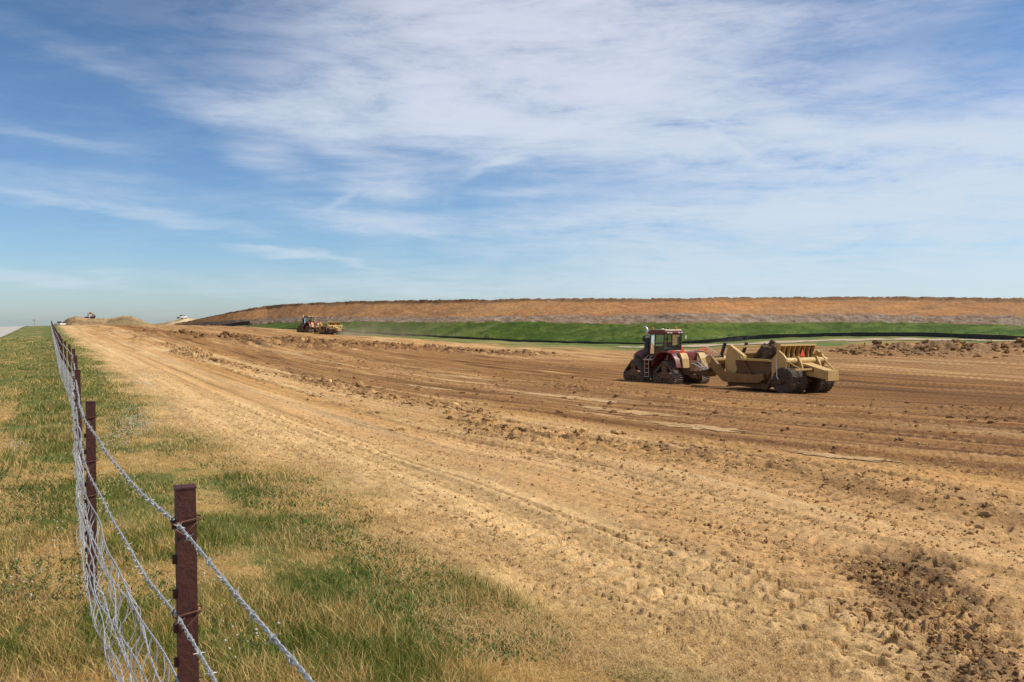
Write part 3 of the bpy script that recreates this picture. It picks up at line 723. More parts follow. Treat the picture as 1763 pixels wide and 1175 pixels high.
# ------------------------------------------------------------------ grass, straw, clover
def blades(name, X, Y, h, wdt, lean, col, flat=False, zoff=0.0):
    n = len(X); Z = hbase(X, Y) + zoff
    a = rng.uniform(0, 2 * math.pi, n); dx, dy = np.cos(a), np.sin(a); b = rng.uniform(0, 2 * math.pi, n) if not flat else a + math.pi / 2
    wx, wy = np.cos(b) * wdt, np.sin(b) * wdt
    up1, up2 = (h * .55, h) if not flat else (rng.uniform(.0, .035, n), rng.uniform(-.01, .045, n))
    l1, l2 = (lean * h * .35, lean * h) if not flat else (h * .5, h)
    z0 = Z - .01 if not flat else Z + rng.uniform(.002, .02, n)
    P = np.zeros((n, 5, 3))
    P[:, 0] = np.stack([X - wx, Y - wy, z0], 1); P[:, 1] = np.stack([X + wx, Y + wy, z0], 1)
    mx, my = X + dx * l1, Y + dy * l1
    P[:, 2] = np.stack([mx + wx * .75, my + wy * .75, z0 + up1], 1); P[:, 3] = np.stack([mx - wx * .75, my - wy * .75, z0 + up1], 1)
    P[:, 4] = np.stack([X + dx * l2, Y + dy * l2, z0 + up2], 1)
    base = (np.arange(n) * 5)[:, None]
    q = base + np.array([[0, 1, 2, 3]]); t = base + np.array([[3, 2, 4]])
    o = np_mesh(name, P.reshape(-1, 3), q, M_leaf, tri=t, cols=np.repeat(col, 5, 0), smooth=True)
    return o

def vegetation():
    n = 620000
    D = np.exp(rng.uniform(math.log(2.2), math.log(75), n)); t = rng.uniform(-.92, .38, n)
    X = t * D; Y = D; z = zones(X, Y); u, v = z['u'], z['v']
    pg = patch_green(u, v) * sst(.2, .8, z['grass']); rd = rng.random(n)
    dens = np.clip(z['grass'] * (.35 + .65 * pg) * 1.1, 0, 1) + .04 * z['straw'] * sst(.45, .6, fbm(u * 1.2, v * 1.8, 3, 601))
    ok = (rd < dens) & (v > -11) & ~((v < -3.6) & (Y > 5)) ; 
    tall = sst(.50, .72, fbm(u * .9, v * 1.1, 3, 602))
    X, Y, u, v, pg, tall, D = [q[ok] for q in (X, Y, u, v, pg, tall, D)]; n = len(X)
    h = rng.uniform(.018, .055, n) * (1 + 1.1 * tall) * (.8 + .35 * pg)
    wd = np.maximum(rng.uniform(.0011, .0024, n), D * .00034)
    g1 = np.array([.10, .135, .018]); g2 = np.array([.27, .27, .050]); s1 = np.array([.80, .56, .22]); s2 = np.array([.54, .33, .11])
    k = rng.random(n)[:, None]; cl_ = sst(.42, .58, fbm(u * 3.2, v * 3.6, 3, 604)); isg = (rng.random(n) < (.06 + .80 * pg * (.35 + .65 * cl_)))[:, None]
    col = np.where(isg, g1 * (1 - k) + g2 * k, s2 * (1 - k) + s1 * k)
    o = blades('grass', X, Y, h, wd, rng.uniform(.2, 1.1, n), col)
    tagk(o, 'patchy green and straw coloured grass growing along the wire fence', 'grass')
    # weeds: low broad clover leaves in clumps
    n = 90000
    D = np.exp(rng.uniform(math.log(2.4), math.log(30), n)); t = rng.uniform(-.85, .2, n); X = t * D; Y = D; z = zones(X, Y); u, v = z['u'], z['v']
    m = (fbm(u * .7, v * 1.0, 3, 605) > .535) & (z['grass'] > .6) & (v > -3.4)
    X, Y, D = X[m], Y[m], D[m]; n = len(X); k = rng.random(n)[:, None]
    col = np.array([.055, .115, .018]) * (1 - k) + np.array([.12, .20, .035]) * k
    o = blades('clover', X, Y, rng.uniform(.015, .05, n), np.maximum(.006, D * .0007) * rng.uniform(.7, 1.3, n), rng.uniform(.5, 1.6, n), col)
    tagk(o, 'low dark green clover leaves growing in clumps among the grass', 'clover')
    # lying straw
    n = 330000
    D = np.exp(rng.uniform(math.log(2.6), math.log(30), n)); t = rng.uniform(-.75, .75, n); X = t * D; Y = D; z = zones(X, Y); u, v = z['u'], z['v']
    dens = z['straw'] * (.12 + .88 * sst(.42, .60, fbm(u * 1.6, v * 3.2, 4, 603))) * .95 + z['grass'] * .35 * (1 - patch_green(u, v))
    dens = dens * (1 - .93 * sst(2.7, 3.5, v + (fbm(u * .9, v * 1.2, 3, 606) - .5) * 1.2))
    ok = (rng.random(n) < dens) & (v > -3.4); X, Y, D = X[ok], Y[ok], D[ok]; n = len(X)
    k = rng.random(n)[:, None]; col = np.array([.80, .58, .28]) * (1 - k) + np.array([.42, .26, .10]) * k
    o = blades('straw', X, Y, rng.uniform(.03, .12, n), np.maximum(.0010, D * .00028), None, col, flat=True, zoff=.0)
    tagk(o, 'pale dry straw lying loose beside the dirt road', 'straw')
    # white clover heads
    pts = []
    for px, py, sx, sy, m in ((235, 735, 30, 25, 230), (200, 760, 22, 22, 130), (25, 778, 28, 14, 60), (340, 990, 40, 60, 24), (250, 660, 30, 20, 60), (60, 1000, 60, 60, 22), (110, 930, 30, 60, 20), (420, 1120, 40, 40, 12), (200, 840, 30, 40, 30)):
        for _ in range(m): pts.append(hit(px + rng.normal(0, sx * .6), py + rng.normal(0, sy * .6)))
    pts = np.array(pts); V0, F0 = ico(1); n = len(pts); m = len(V0); zc = hbase(pts[:, 0], pts[:, 1])
    r = np.maximum(rng.uniform(.005, .009, n), pts[:, 1] * .0008)
    V = V0[None] * r[:, None, None] + np.stack([pts[:, 0], pts[:, 1], zc + rng.uniform(.05, .10, n)], 1)[:, None, :]
    o = np_mesh('clover_flowers', V.reshape(-1, 3), None, M_leaf, tri=(F0[None] + (np.arange(n) * m)[:, None, None]).reshape(-1, 3), cols=np.tile([.62, .58, .44], (n * m, 1)))
    tagk(o, 'small white clover flowers dotted through the green grass', 'flowers')
vegetation()

# ------------------------------------------------------------------ mesh builder
class MB:
    def __init__(s): s.V = []; s.F = []
    def add(s, V, Fc, M=None):
        b = len(s.V)
        for v in V:
            v = Vector(v); s.V.append(tuple(M @ v if M else v))
        s.F += [tuple(i + b for i in f) for f in Fc]; return s
    def box(s, c, d, rot=None, M=None):
        x, y, z = (q / 2 for q in d); V = [(sx * x, sy * y, sz * z) for sz in (-1, 1) for sy in (-1, 1) for sx in (-1, 1)]
        T = Matrix.Translation(c) @ (rot.to_4x4() if rot else Matrix()); T = M @ T if M else T
        return s.add(V, [(0, 2, 3, 1), (4, 5, 7, 6), (0, 1, 5, 4), (2, 6, 7, 3), (0, 4, 6, 2), (1, 3, 7, 5)], T)
    def prism(s, P, y0, y1, inset=0.0):
        """side outline P (x, z) between y0 and y1"""
        n = len(P); V = [(x, y0, z) for x, z in P] + [(x, y1, z) for x, z in P]
        A = sum(P[i][0] * P[(i + 1) % n][1] - P[(i + 1) % n][0] * P[i][1] for i in range(n))
        f1 = tuple(range(n)); f2 = tuple(range(2 * n - 1, n - 1, -1)); sd = [(i, i + n, (i + 1) % n + n, (i + 1) % n) for i in range(n)]
        if (A > 0) == (y1 < y0): f1, f2, sd = f1[::-1], f2[::-1], [q[::-1] for q in sd]
        return s.add(V, [f1, f2] + sd)
    def tube(s, path, r, n=8, cap=True):
        path = [Vector(p) for p in path]; rs = r if isinstance(r, (list, tuple)) else [r] * len(path)
        b = len(s.V); ref = None
        for i, p in enumerate(path):
            t = (path[min(i + 1, len(path) - 1)] - path[max(i - 1, 0)]).normalized()
            if ref is None: ref = Vector((0, 0, 1)) if abs(t.z) < .9 else Vector((1, 0, 0))
            a = (ref - t * ref.dot(t)).normalized(); c = t.cross(a); ref = a
            for k in range(n):
                w_ = 2 * math.pi * k / n; s.V.append(tuple(p + (a * math.cos(w_) + c * math.sin(w_)) * rs[i]))
        for i in range(len(path) - 1):
            for k in range(n): s.F.append((b + i * n + k, b + i * n + (k + 1) % n, b + (i + 1) * n + (k + 1) % n, b + (i + 1) * n + k))
        if cap:
            s.F.append(tuple(b + k for k in range(n))[::-1]); e = b + (len(path) - 1) * n; s.F.append(tuple(e + k for k in range(n)))
        return s
    def lathe(s, prof, c, axis='y', n=28):
        """prof: (radius, along) ; spun round an axis through c"""
        b = len(s.V); c = Vector(c)
        for r, a in prof:
            for k in range(n):
                w_ = 2 * math.pi * k / n; p = (r * math.cos(w_), a, r * math.sin(w_)) if axis == 'y' else (r * math.cos(w_), r * math.sin(w_), a)
                s.V.append(tuple(c + Vector(p)))
        for i in range(len(prof) - 1):
            for k in range(n): s.F.append((b + i * n + k, b + (i + 1) * n + k, b + (i + 1) * n + (k + 1) % n, b + i * n + (k + 1) % n))
        s.F.append(tuple(b + k for k in range(n))); e = b + (len(prof) - 1) * n; s.F.append(tuple(e + k for k in range(n))[::-1])
        return s
    def build(s, name, mat, parent=None, smooth=False, bevel=0):
        me = bpy.data.meshes.new(name); me.from_pydata(s.V, [], s.F); me.materials.append(mat)
        bm = bmesh.new(); bm.from_mesh(me); bmesh.ops.recalc_face_normals(bm, faces=bm.faces)
        if bevel: bmesh.ops.bevel(bm, geom=[e for e in bm.edges if len(e.link_faces) == 2 and e.calc_face_angle(0) > .5], offset=bevel, segments=2, affect='EDGES', clamp_overlap=True)
        bm.to_mesh(me); bm.free()
        if smooth:
            me.polygons.foreach_set('use_smooth', [True] * len(me.polygons))
            try: me.set_sharp_from_angle(angle=R(40))
            except Exception: pass
        o = bpy.data.objects.new(name, me); C.objects.link(o)
        if parent: o.parent = parent
        return o
def empty(name, loc=(0, 0, 0), rz=0):
    o = bpy.data.objects.new(name, None); C.objects.link(o); o.location = loc; o.rotation_euler = (0, 0, rz); return o
def tag(o, label, cat, group=None):
    o['label'] = label; o['category'] = cat
    if group: o['group'] = group
def copy_tree(o, parent=None):
    c = o.copy(); C.objects.link(c)
    if parent: c.parent = parent
    for ch in list(o.children): copy_tree(ch, c)
    return c

# ------------------------------------------------------------------ wire fence
def wire_fence():
    root = empty('wire_fence', (-.884, 2.27, 0)); tag(root, 'rusty steel post and barbed wire fence running along the grass verge', 'fence')
    O = Vector(root.location)
    N_ = 48; L = 3.504
    PTS = [(.98, -.78), (-.884, 2.27), (-2.44, 4.80), (-4.17, 8.0), (-5.98, 11.4), (-7.64, 14.5), (-9.33, 17.5), (-11.08, 20.6), (-12.86, 23.7)]
    while len(PTS) < N_ + 3: PTS.append((PTS[-1][0] - .487 * L, PTS[-1][1] + .8735 * L))
    PX = np.array(PTS)
    def pos(k):
        x, y = PTS[k + 1]
        return Vector((x, y, float(hbase(x, y))))
    def line(s):
        f = s / L + 1; i = int(min(max(math.floor(f), 0), len(PTS) - 2)); t = f - i; q = PX[i] * (1 - t) + PX[i + 1] * t
        return q
    rz = math.atan2(AL[1], AL[0])
    def post(k):
        p = pos(k); mb = MB()
        # steel angle: broad face towards the camera, flange running away on the left
        P = [(-.0, -.028), (.0, .028), (.006, .028), (.006, -.022), (.042, -.022), (.042, -.028)]     # local x along the fence, y to the left
        P = [(-.006, -.022), (-.006, .022), (-.006, .028), (.04, .028), (.04, .0225), (0, .0225), (0, -.022)]
        zt = 1.15; n = len(P); V = [(x, y, -.3) for x, y in P] + [(x, y, zt) for x, y in P]
        mb.add(V, [tuple(range(n))[::-1], tuple(range(n, 2 * n))] + [(i, (i + 1) % n, (i + 1) % n + n, i + n) for i in range(n)])
        if k < 5:
            for z in np.arange(.1, 1.1, .095): mb.box((.012, .033, float(z)), (.016, .012, .022))
            mb.box((.017, .003, zt + .001), (.050, .054, .004))
        o = mb.build('post', M_post, root, bevel=.0)
        o.location = p - O; o.rotation_euler = (R(random.uniform(-1.0, 1.0)) + (R(-.8) if k == 0 else 0), R(random.uniform(-.8, .8)), rz)
        if k < 4:
            for z in (1.055, .80, .60):
                tb = MB(); q = [(-.010, -.034, z + .012), (-.011, .030, z + .004), (-.006, .040, z), (.03, .040, z + .003), (.045, .03, z + .008), (.044, -.0, z + .012), (.01, -.036, z + .014), (-.010, -.034, z + .012)]
                tb.tube([Vector(a) for a in q] + [Vector((-.012, -.03, z + .010)), Vector((-.012, .01, z - .03)), Vector((-.008, .036, z - .01))], .0021, 5)
                tb.build('wire_tie', M_rustwire, o)
        return o
    for k in range(-1, N_): post(k)
    off = -PE * .036
    def wpos(s, z0, seed, sag=.0, wob=.0):
        """point of a wire at distance s (m) along the fence from the nearest post"""
        x, y = line(s); x += off[0]; y += off[1]
        if s < 0: sag = sag * .3
        fr = (s / L) % 1.0; b = 4 * fr * (1 - fr)
        g = np.array([math.sin(s * 1.9 + seed * 2.1) + .6 * math.sin(s * 4.7 + seed), math.sin(s * 1.3 + seed * 4.4) + .5 * math.sin(s * 5.3 + seed * 2)])
        lat = wob * g[0] * b
        return Vector((x + PE[0] * lat, y + PE[1] * lat, float(hbase(x, y)) + z0 - sag * b + wob * .7 * g[1] * b)) - O
    for idx, (z0, sg, wb, sd) in enumerate(((1.055, .035, .004, 1), (.80, .05, .008, 2))):
        mb = MB(); ss = np.arange(-3.4, 13.9, .011); c = [wpos(s, z0, sd, sg, wb) for s in ss]
        a = Vector((PE[0], PE[1], 0)); up = Vector((0, 0, 1))
        for ph in (0, math.pi): mb.tube([c[i] + (a * math.cos(ss[i] * 95 + ph) + up * math.sin(ss[i] * 95 + ph)) * .0027 for i in range(len(ss))], .0023, 5)
        ss = np.arange(13.9, 160, .5); mb.tube([wpos(s, z0, sd, sg, wb) for s in ss], .0042, 4)
        for j, s in enumerate(np.arange(-3.3, 45, .125)):
            s = s + random.uniform(-.012, .012); p = wpos(s, z0, sd, sg, wb); t = Vector((AL[0], AL[1], 0))
            if s > 14 and j % 2: continue
            for q in range(3): mb.tube([p + t * (.0035 * (q - 1) + .005 * math.sin(k_)) * 1 + (a * math.cos(k_) + up * math.sin(k_)) * .0055 for k_ in np.linspace(0, 6.2, 9)], .0013, 4)
            for q in range(2):
                an = random.uniform(0, 6.28); dv = a * math.cos(an) + up * math.sin(an) + t * random.uniform(-.5, .5)
                mb.tube([p - dv * .014, p + dv * .004, p + dv * .016], [.0006, .0015, .0006], 4)
        o = mb.build('barbed_strand', M_wire, root, smooth=True)
    mb = MB(); lv = (.62, .52, .43, .34, .26, .18, .10, .04)
    for j, z0 in enumerate(lv):
        ss = np.concatenate([np.arange(-3.4, 13.9, .011 if j in (0, 2) else .03), np.arange(13.9, 160, .4)])
        wb = .022 if j else .014
        c = [wpos(s, z0, 7 + j * 1.7, .03, wb) for s in ss]
        a = Vector((PE[0], PE[1], 0)); up = Vector((0, 0, 1)); k1 = int(np.argmax(ss > 13.85))
        if j in (0, 2):
            for ph in (0, math.pi): mb.tube([c[i] + (a * math.cos(ss[i] * 95 + ph) + up * math.sin(ss[i] * 95 + ph)) * .0022 for i in range(k1)], .002, 5)
            mb.tube(c[k1 - 1:], .003, 4)
        else: mb.tube(c[:k1], .0027, 5); mb.tube(c[k1 - 1:], .0026, 4)
    s = -3.3
    while s < 150:
        pts = []
        bow = random.uniform(-.045, .045) * (1 if s < 6 else .6)
        for j, z0 in enumerate(lv):
            q = wpos(s + bow * math.sin(j * 1.1) + random.uniform(-.012, .012), z0, 7 + j * 1.7, .03, .016 if j else .012); pts.append(q)
        sm = []
        for i in range(len(pts) - 1):
            sm.append(pts[i]); m_ = (pts[i] + pts[i + 1]) / 2; g_ = random.uniform(-.02, .02); sm.append(m_ + Vector((PE[0] * g_ + AL[0] * g_, PE[1] * g_ + AL[1] * g_, 0)))
        sm.append(pts[-1]); mb.tube(sm, .0020 if s < 14 else .0022, 4)
        if s < 14:
            for q in pts[1:]: mb.tube([q + Vector((0, 0, .008)), q - Vector((0, 0, .008))], .0036, 5)
        s += .125 + random.uniform(-.02, .02)
    # loose slack ends hanging in the first bay
    for k in range(7):
        s0 = .4 + k * .42 + random.uniform(-.1, .1); A = wpos(s0, .60, 7, .03, .012); B = wpos(s0 + random.uniform(.15, .5), .12, 12, .03, .016)
        ctl = (A + B) / 2 + Vector((PE[0], PE[1], 0)) * random.uniform(-.07, .10)
        mb.tube([A * (1 - t) ** 2 + ctl * 2 * t * (1 - t) + B * t * t for t in np.linspace(0, 1, 12)], .0016, 4)
    mb.build('woven_mesh', M_wire, root, smooth=True)
M_rustwire = mat_paint('rusty_tie_wire', (.12, .035, .025), .7, dust=.3, scale=30)
wire_fence()

# ------------------------------------------------------------------ silt fences
def silt(pts, label, ns, h=.54):
    P = np.array([at(px, py, D)[:2] for px, py, D in pts]); seg = np.r_[0, np.cumsum(np.hypot(*np.diff(P, axis=0).T))]
    n = max(60, int(seg[-1] * 1.2)); s = np.linspace(0, seg[-1], n); x = np.interp(s, seg, P[:, 0]); y = np.interp(s, seg, P[:, 1])
    k = np.ones(9) / 9; x = np.convolve(np.pad(x, 4, mode='edge'), k, 'valid'); y = np.convolve(np.pad(y, 4, mode='edge'), k, 'valid')
    g = np.interp(s, seg, [EYE - (q[1] - HY) / F * q[2] for q in pts]); gz = np.convolve(np.pad(g, 4, mode='edge'), k, 'valid')
    O = Vector((x[0], y[0], gz[0])); root = empty('silt_fence', O); tag(root, label, 'silt fence', 'black silt fences at the foot of the embankment')
    V = []; Fc = []
    hh = h * (.86 + .35 * (fbm(s * .35, s * 0, 3, 700) - .5) * 2 * .6)
    off = (fbm(s * .5, s * 0 + 4, 3, 701) - .5) * .25
    for i in range(n):
        for z, o_ in ((-.7, 0), (hh[i] * .5, off[i]), (hh[i], off[i] * .3)): V.append((x[i] - O.x, y[i] + o_ - O.y, gz[i] + z - O.z))
        for z, o_ in ((hh[i], off[i] * .3), (hh[i] * .5, off[i]), (-.7, 0)): V.append((x[i] - O.x, y[i] + .02 + o_ - O.y, gz[i] + z - O.z))
    for i in range(n - 1):
        for k_ in range(5): Fc.append((i * 6 + k_, (i + 1) * 6 + k_, (i + 1) * 6 + k_ + 1, i * 6 + k_ + 1))
    MB().add(V, Fc).build('fabric', M_silt, root)
    sk = MB().box((0, 0, .35), (.05, .05, 1.3)).build('stake', M_stake, root)
    for j, q in enumerate(np.linspace(0, n - 1, ns).astype(int)):
        o = sk if j == 0 else sk.copy()
        if j: C.objects.link(o); o.parent = root
        o.location = (x[q] - O.x, y[q] - .08 - O.y, gz[q] - O.z); o.rotation_euler = (R(random.uniform(-5, 5)), R(random.uniform(-5, 5)), 0)
silt([(422, 567, 236), (450, 567.5, 230), (540, 569.5, 217), (640, 575.5, 201), (780, 583, 183), (900, 589, 173), (1100, 595, 163), (1200, 591.5, 158), (1240, 586.5, 158), (1300, 581.5, 161), (1400, 578, 160), (1550, 576, 156), (1650, 579, 151), (1763, 584, 146), (2000, 589, 140)], 'long black silt fence below the green grass slope of the embankment', 90)
silt([(310, 563, 268), (350, 563, 262), (385, 562, 256), (405, 557.5, 252), (425, 555.5, 250), (437, 557.5, 248), (424, 565, 246)], 'short black silt fence looping at the far left end of the embankment', 24, .5)

# ------------------------------------------------------------------ people
def person(name, J, E, rad, loc, rz, zshirt, label, hat=True, group=None, scale=1.0, legs=M_jeans):
    """one continuous skinned body; J joints, E edges, faces coloured by height as skin, shirt, trousers"""
    me = bpy.data.meshes.new(name); me.from_pydata(J, E, []); o = bpy.data.objects.new(name, me); C.objects.link(o)
    md = o.modifiers.new('skin', 'SKIN'); sv = me.skin_vertices[0].data
    for i, r in enumerate(rad): sv[i].radius = (r, r); sv[i].use_root = (i == 0)
    sb = o.modifiers.new('sub', 'SUBSURF'); sb.levels = 2; sb.render_levels = 2
    dg = bpy.context.evaluated_depsgraph_get(); dg.update(); m2 = bpy.data.meshes.new_from_object(o.evaluated_get(dg))
    o.modifiers.clear(); o.data = m2; m2.name = name
    for m in (M_skin, M_shirt, legs): m2.materials.append(m)
    J_ = [Vector(j) for j in J]
    for p in m2.polygons:
        i = min(range(len(J_)), key=lambda q: (J_[q] - p.center).length); p.material_index = zshirt[i]; p.use_smooth = True
    o.location = loc; o.rotation_euler = (0, 0, rz); o.scale = (scale,) * 3
    tag(o, label, 'person', group)
    if hat:
        h = J_[hat]; mb = MB(); mb.lathe([(.115, -.01), (.12, .03), (.10, .09), (.05, .125), (.0, .13)], h + Vector((0, 0, .04)), 'z', 16); mb.prism([(h.x + .08, h.z + .035), (h.x + .19, h.z + .02), (h.x + .19, h.z + .03), (h.x + .08, h.z + .05)], h.y - .08, h.y + .08)
        mb.build('hat', M_hat, o, smooth=True)
    return o

# joints: pelvis, belly, chest, neck, head, crown, L sho, L elb, L wri, L hand, R..., L hip, knee, ankle, toe, R...
def sitting():
    J = [(0, 0, .0), (0, 0, .2), (.02, 0, .42), (.03, 0, .56), (.05, 0, .70), (.04, 0, .80),
         (.02, .19, .48), (.14, .27, .26), (.40, .17, .28), (.48, .15, .30), (.02, -.19, .48), (.14, -.27, .26), (.40, -.17, .28), (.48, -.15, .30),
         (.05, .11, -.02), (.46, .15, .06), (.50, .15, -.38), (.66, .16, -.42), (.05, -.11, -.02), (.46, -.15, .06), (.50, -.15, -.38), (.66, -.16, -.42)]
    return J
def standing():
    return [(0, 0, .95), (0, 0, 1.12), (0, 0, 1.34), (.01, 0, 1.48), (.03, 0, 1.62), (.02, 0, 1.72),
            (0, .19, 1.40), (0, .26, 1.12), (.10, .26, .88), (.14, .25, .80), (0, -.19, 1.40), (0, -.26, 1.12), (.10, -.26, .88), (.14, -.25, .80),
            (0, .10, .90), (.02, .12, .50), (-.02, .13, .09), (.16, .14, .04), (0, -.10, .90), (.02, -.12, .50), (-.02, -.13, .09), (.16, -.14, .04)]
PE_ = [(0, 1), (1, 2), (2, 3), (3, 4), (4, 5), (2, 6), (6, 7), (7, 8), (8, 9), (2, 10), (10, 11), (11, 12), (12, 13), (0, 14), (14, 15), (15, 16), (16, 17), (0, 18), (18, 19), (19, 20), (20, 21)]
PR = [.14, .14, .15, .06, .10, .07, .065, .05, .035, .035, .065, .05, .035, .035, .09, .065, .045, .04, .09, .065, .045, .04]
PM = [2, 1, 1, 0, 0, 0, 1, 1, 0, 0, 1, 1, 0, 0, 2, 2, 2, 2, 2, 2, 2, 2]

# ------------------------------------------------------------------ tracked tractor (x forward, y left, ground at z = 0)
def hull_loop(circles, n=14):
    """outer outline of a belt run round circles (x, z, r), listed anticlockwise seen with x right, z up"""
    P = []; m = len(circles)
    for i in range(m):
        x0, z0, r0 = circles[i - 1]; x1, z1, r1 = circles[i]; x2, z2, r2 = circles[(i + 1) % m]
        def tang(ax, az, ar, bx, bz, br):
            dx, dz = bx - ax, bz - az; d = math.hypot(dx, dz); th = math.atan2(dz, dx); return th - math.acos((ar - br) / d)
        a_in = tang(x0, z0, r0, x1, z1, r1); a_out = tang(x1, z1, r1, x2, z2, r2)
        while a_out < a_in: a_out += 2 * math.pi
        for k in range(n + 1):
            a = a_in + (a_out - a_in) * k / n; P.append((x1 + r1 * math.cos(a), z1 + r1 * math.sin(a)))
    return P
def resample(P, n):
    P = np.array(P + [P[0]]); s = np.r_[0, np.cumsum(np.hypot(*np.diff(P, axis=0).T))]; q = np.linspace(0, s[-1], n + 1)[:-1]
    return np.stack([np.interp(q, s, P[:, 0]), np.interp(q, s, P[:, 1])], 1)

def track_unit(root, x, y, outward, M):
    w_ = .38
    circ = [(x - .88, .43, .40), (x + .88, .43, .40), (x, 1.22, .40)]
    outer = hull_loop(circ); n = len(outer)
    inner = hull_loop([(a, b, c - .055) for a, b, c in circ])
    V = [(p[0], y - w_, p[1]) for p in outer] + [(p[0], y + w_, p[1]) for p in outer] + [(p[0], y - w_, p[1]) for p in inner] + [(p[0], y + w_, p[1]) for p in inner]
    Fc = []
    for i in range(n):
        j = (i + 1) % n
        Fc += [(i, j, n + j, n + i), (2 * n + i, 3 * n + i, 3 * n + j, 2 * n + j), (i, 2 * n + i, 2 * n + j, j), (n + i, n + j, 3 * n + j, 3 * n + i)]
    belt = MB().add(V, Fc).build('track_belt', M_belt, root)
    lug = MB(); P = resample(outer, 46)
    for i in range(len(P)):
        p = P[i]; q = P[(i + 1) % len(P)]; pm = P[i - 1]; t = Vector((q[0] - pm[0], 0, q[1] - pm[1])).normalized(); nrm = Vector((t.z, 0, -t.x))
        for sgn, off in ((1, 0), (-1, .5)):
            c = Vector((p[0], 0, p[1])) + t * (.065 * off * 2)
            a0 = c + Vector((0, y + sgn * .0, 0)) ; a1 = c + t * .07 + Vector((0, y + sgn * w_, 0)); d = t * .032; u_ = nrm * .055
            V = [a0 - d, a0 + d, a1 + d, a1 - d, a0 - d + u_, a0 + d * .8 + u_, a1 + d * .8 + u_, a1 - d + u_]
            lug.add(V, [(0, 1, 2, 3), (7, 6, 5, 4), (0, 4, 5, 1), (1, 5, 6, 2), (2, 6, 7, 3), (3, 7, 4, 0)])
    lug.build('lugs', M_lug, belt)
    yo = y + outward * (w_ - .02)
    def wheel(nm, cx, cz, r, spokes, mat):
        a, b = (y - w_ + .03, y + w_ - .03)
        mb = MB().lathe([(r * .45, a - y), (r, a - y), (r, a - y + .22), (r * .5, a - y + .24), (r * .5, b - y - .24), (r, b - y - .22), (r, b - y), (r * .82, b - y), (r * .76, b - y - .05), (r * .4, b - y - .05), (r * .36, b - y + .03), (.02, b - y + .03)], (cx, y, cz), 'y', 22)
        if spokes:
            for k in range(spokes):
                an = 2 * math.pi * k / spokes; mb.box((cx + math.cos(an) * r * .62, yo - outward * .01, cz + math.sin(an) * r * .62), (r * .55, .05, .07), Matrix.Rotation(-an, 3, 'Y'))
        return mb.build(nm, mat, root, smooth=True)
    wheel('drive_wheel', x, 1.22, .335, 6, M_rust)
    for s in (-1, 1): wheel('idler_wheel', x + s * .88, .43, .335, 5, M_rust)
    for s in (-.44, 0, .44): wheel('roller', x + s, .24, .165, 0, M_rust)
    fr = MB(); fr.prism([(x - .75, .62), (x - .55, .44), (x + .55, .44), (x + .75, .62), (x + .3, .90), (x + .12, 1.25), (x - .12, 1.25), (x - .3, .90)], yo - outward * .12, yo - outward * .02)
    fr.box((x, yo, .80), (1.05, .07, .14)); fr.box((x, y, .5), (1.5, .5, .16))
    fr.build('track_frame', M_rust, root)

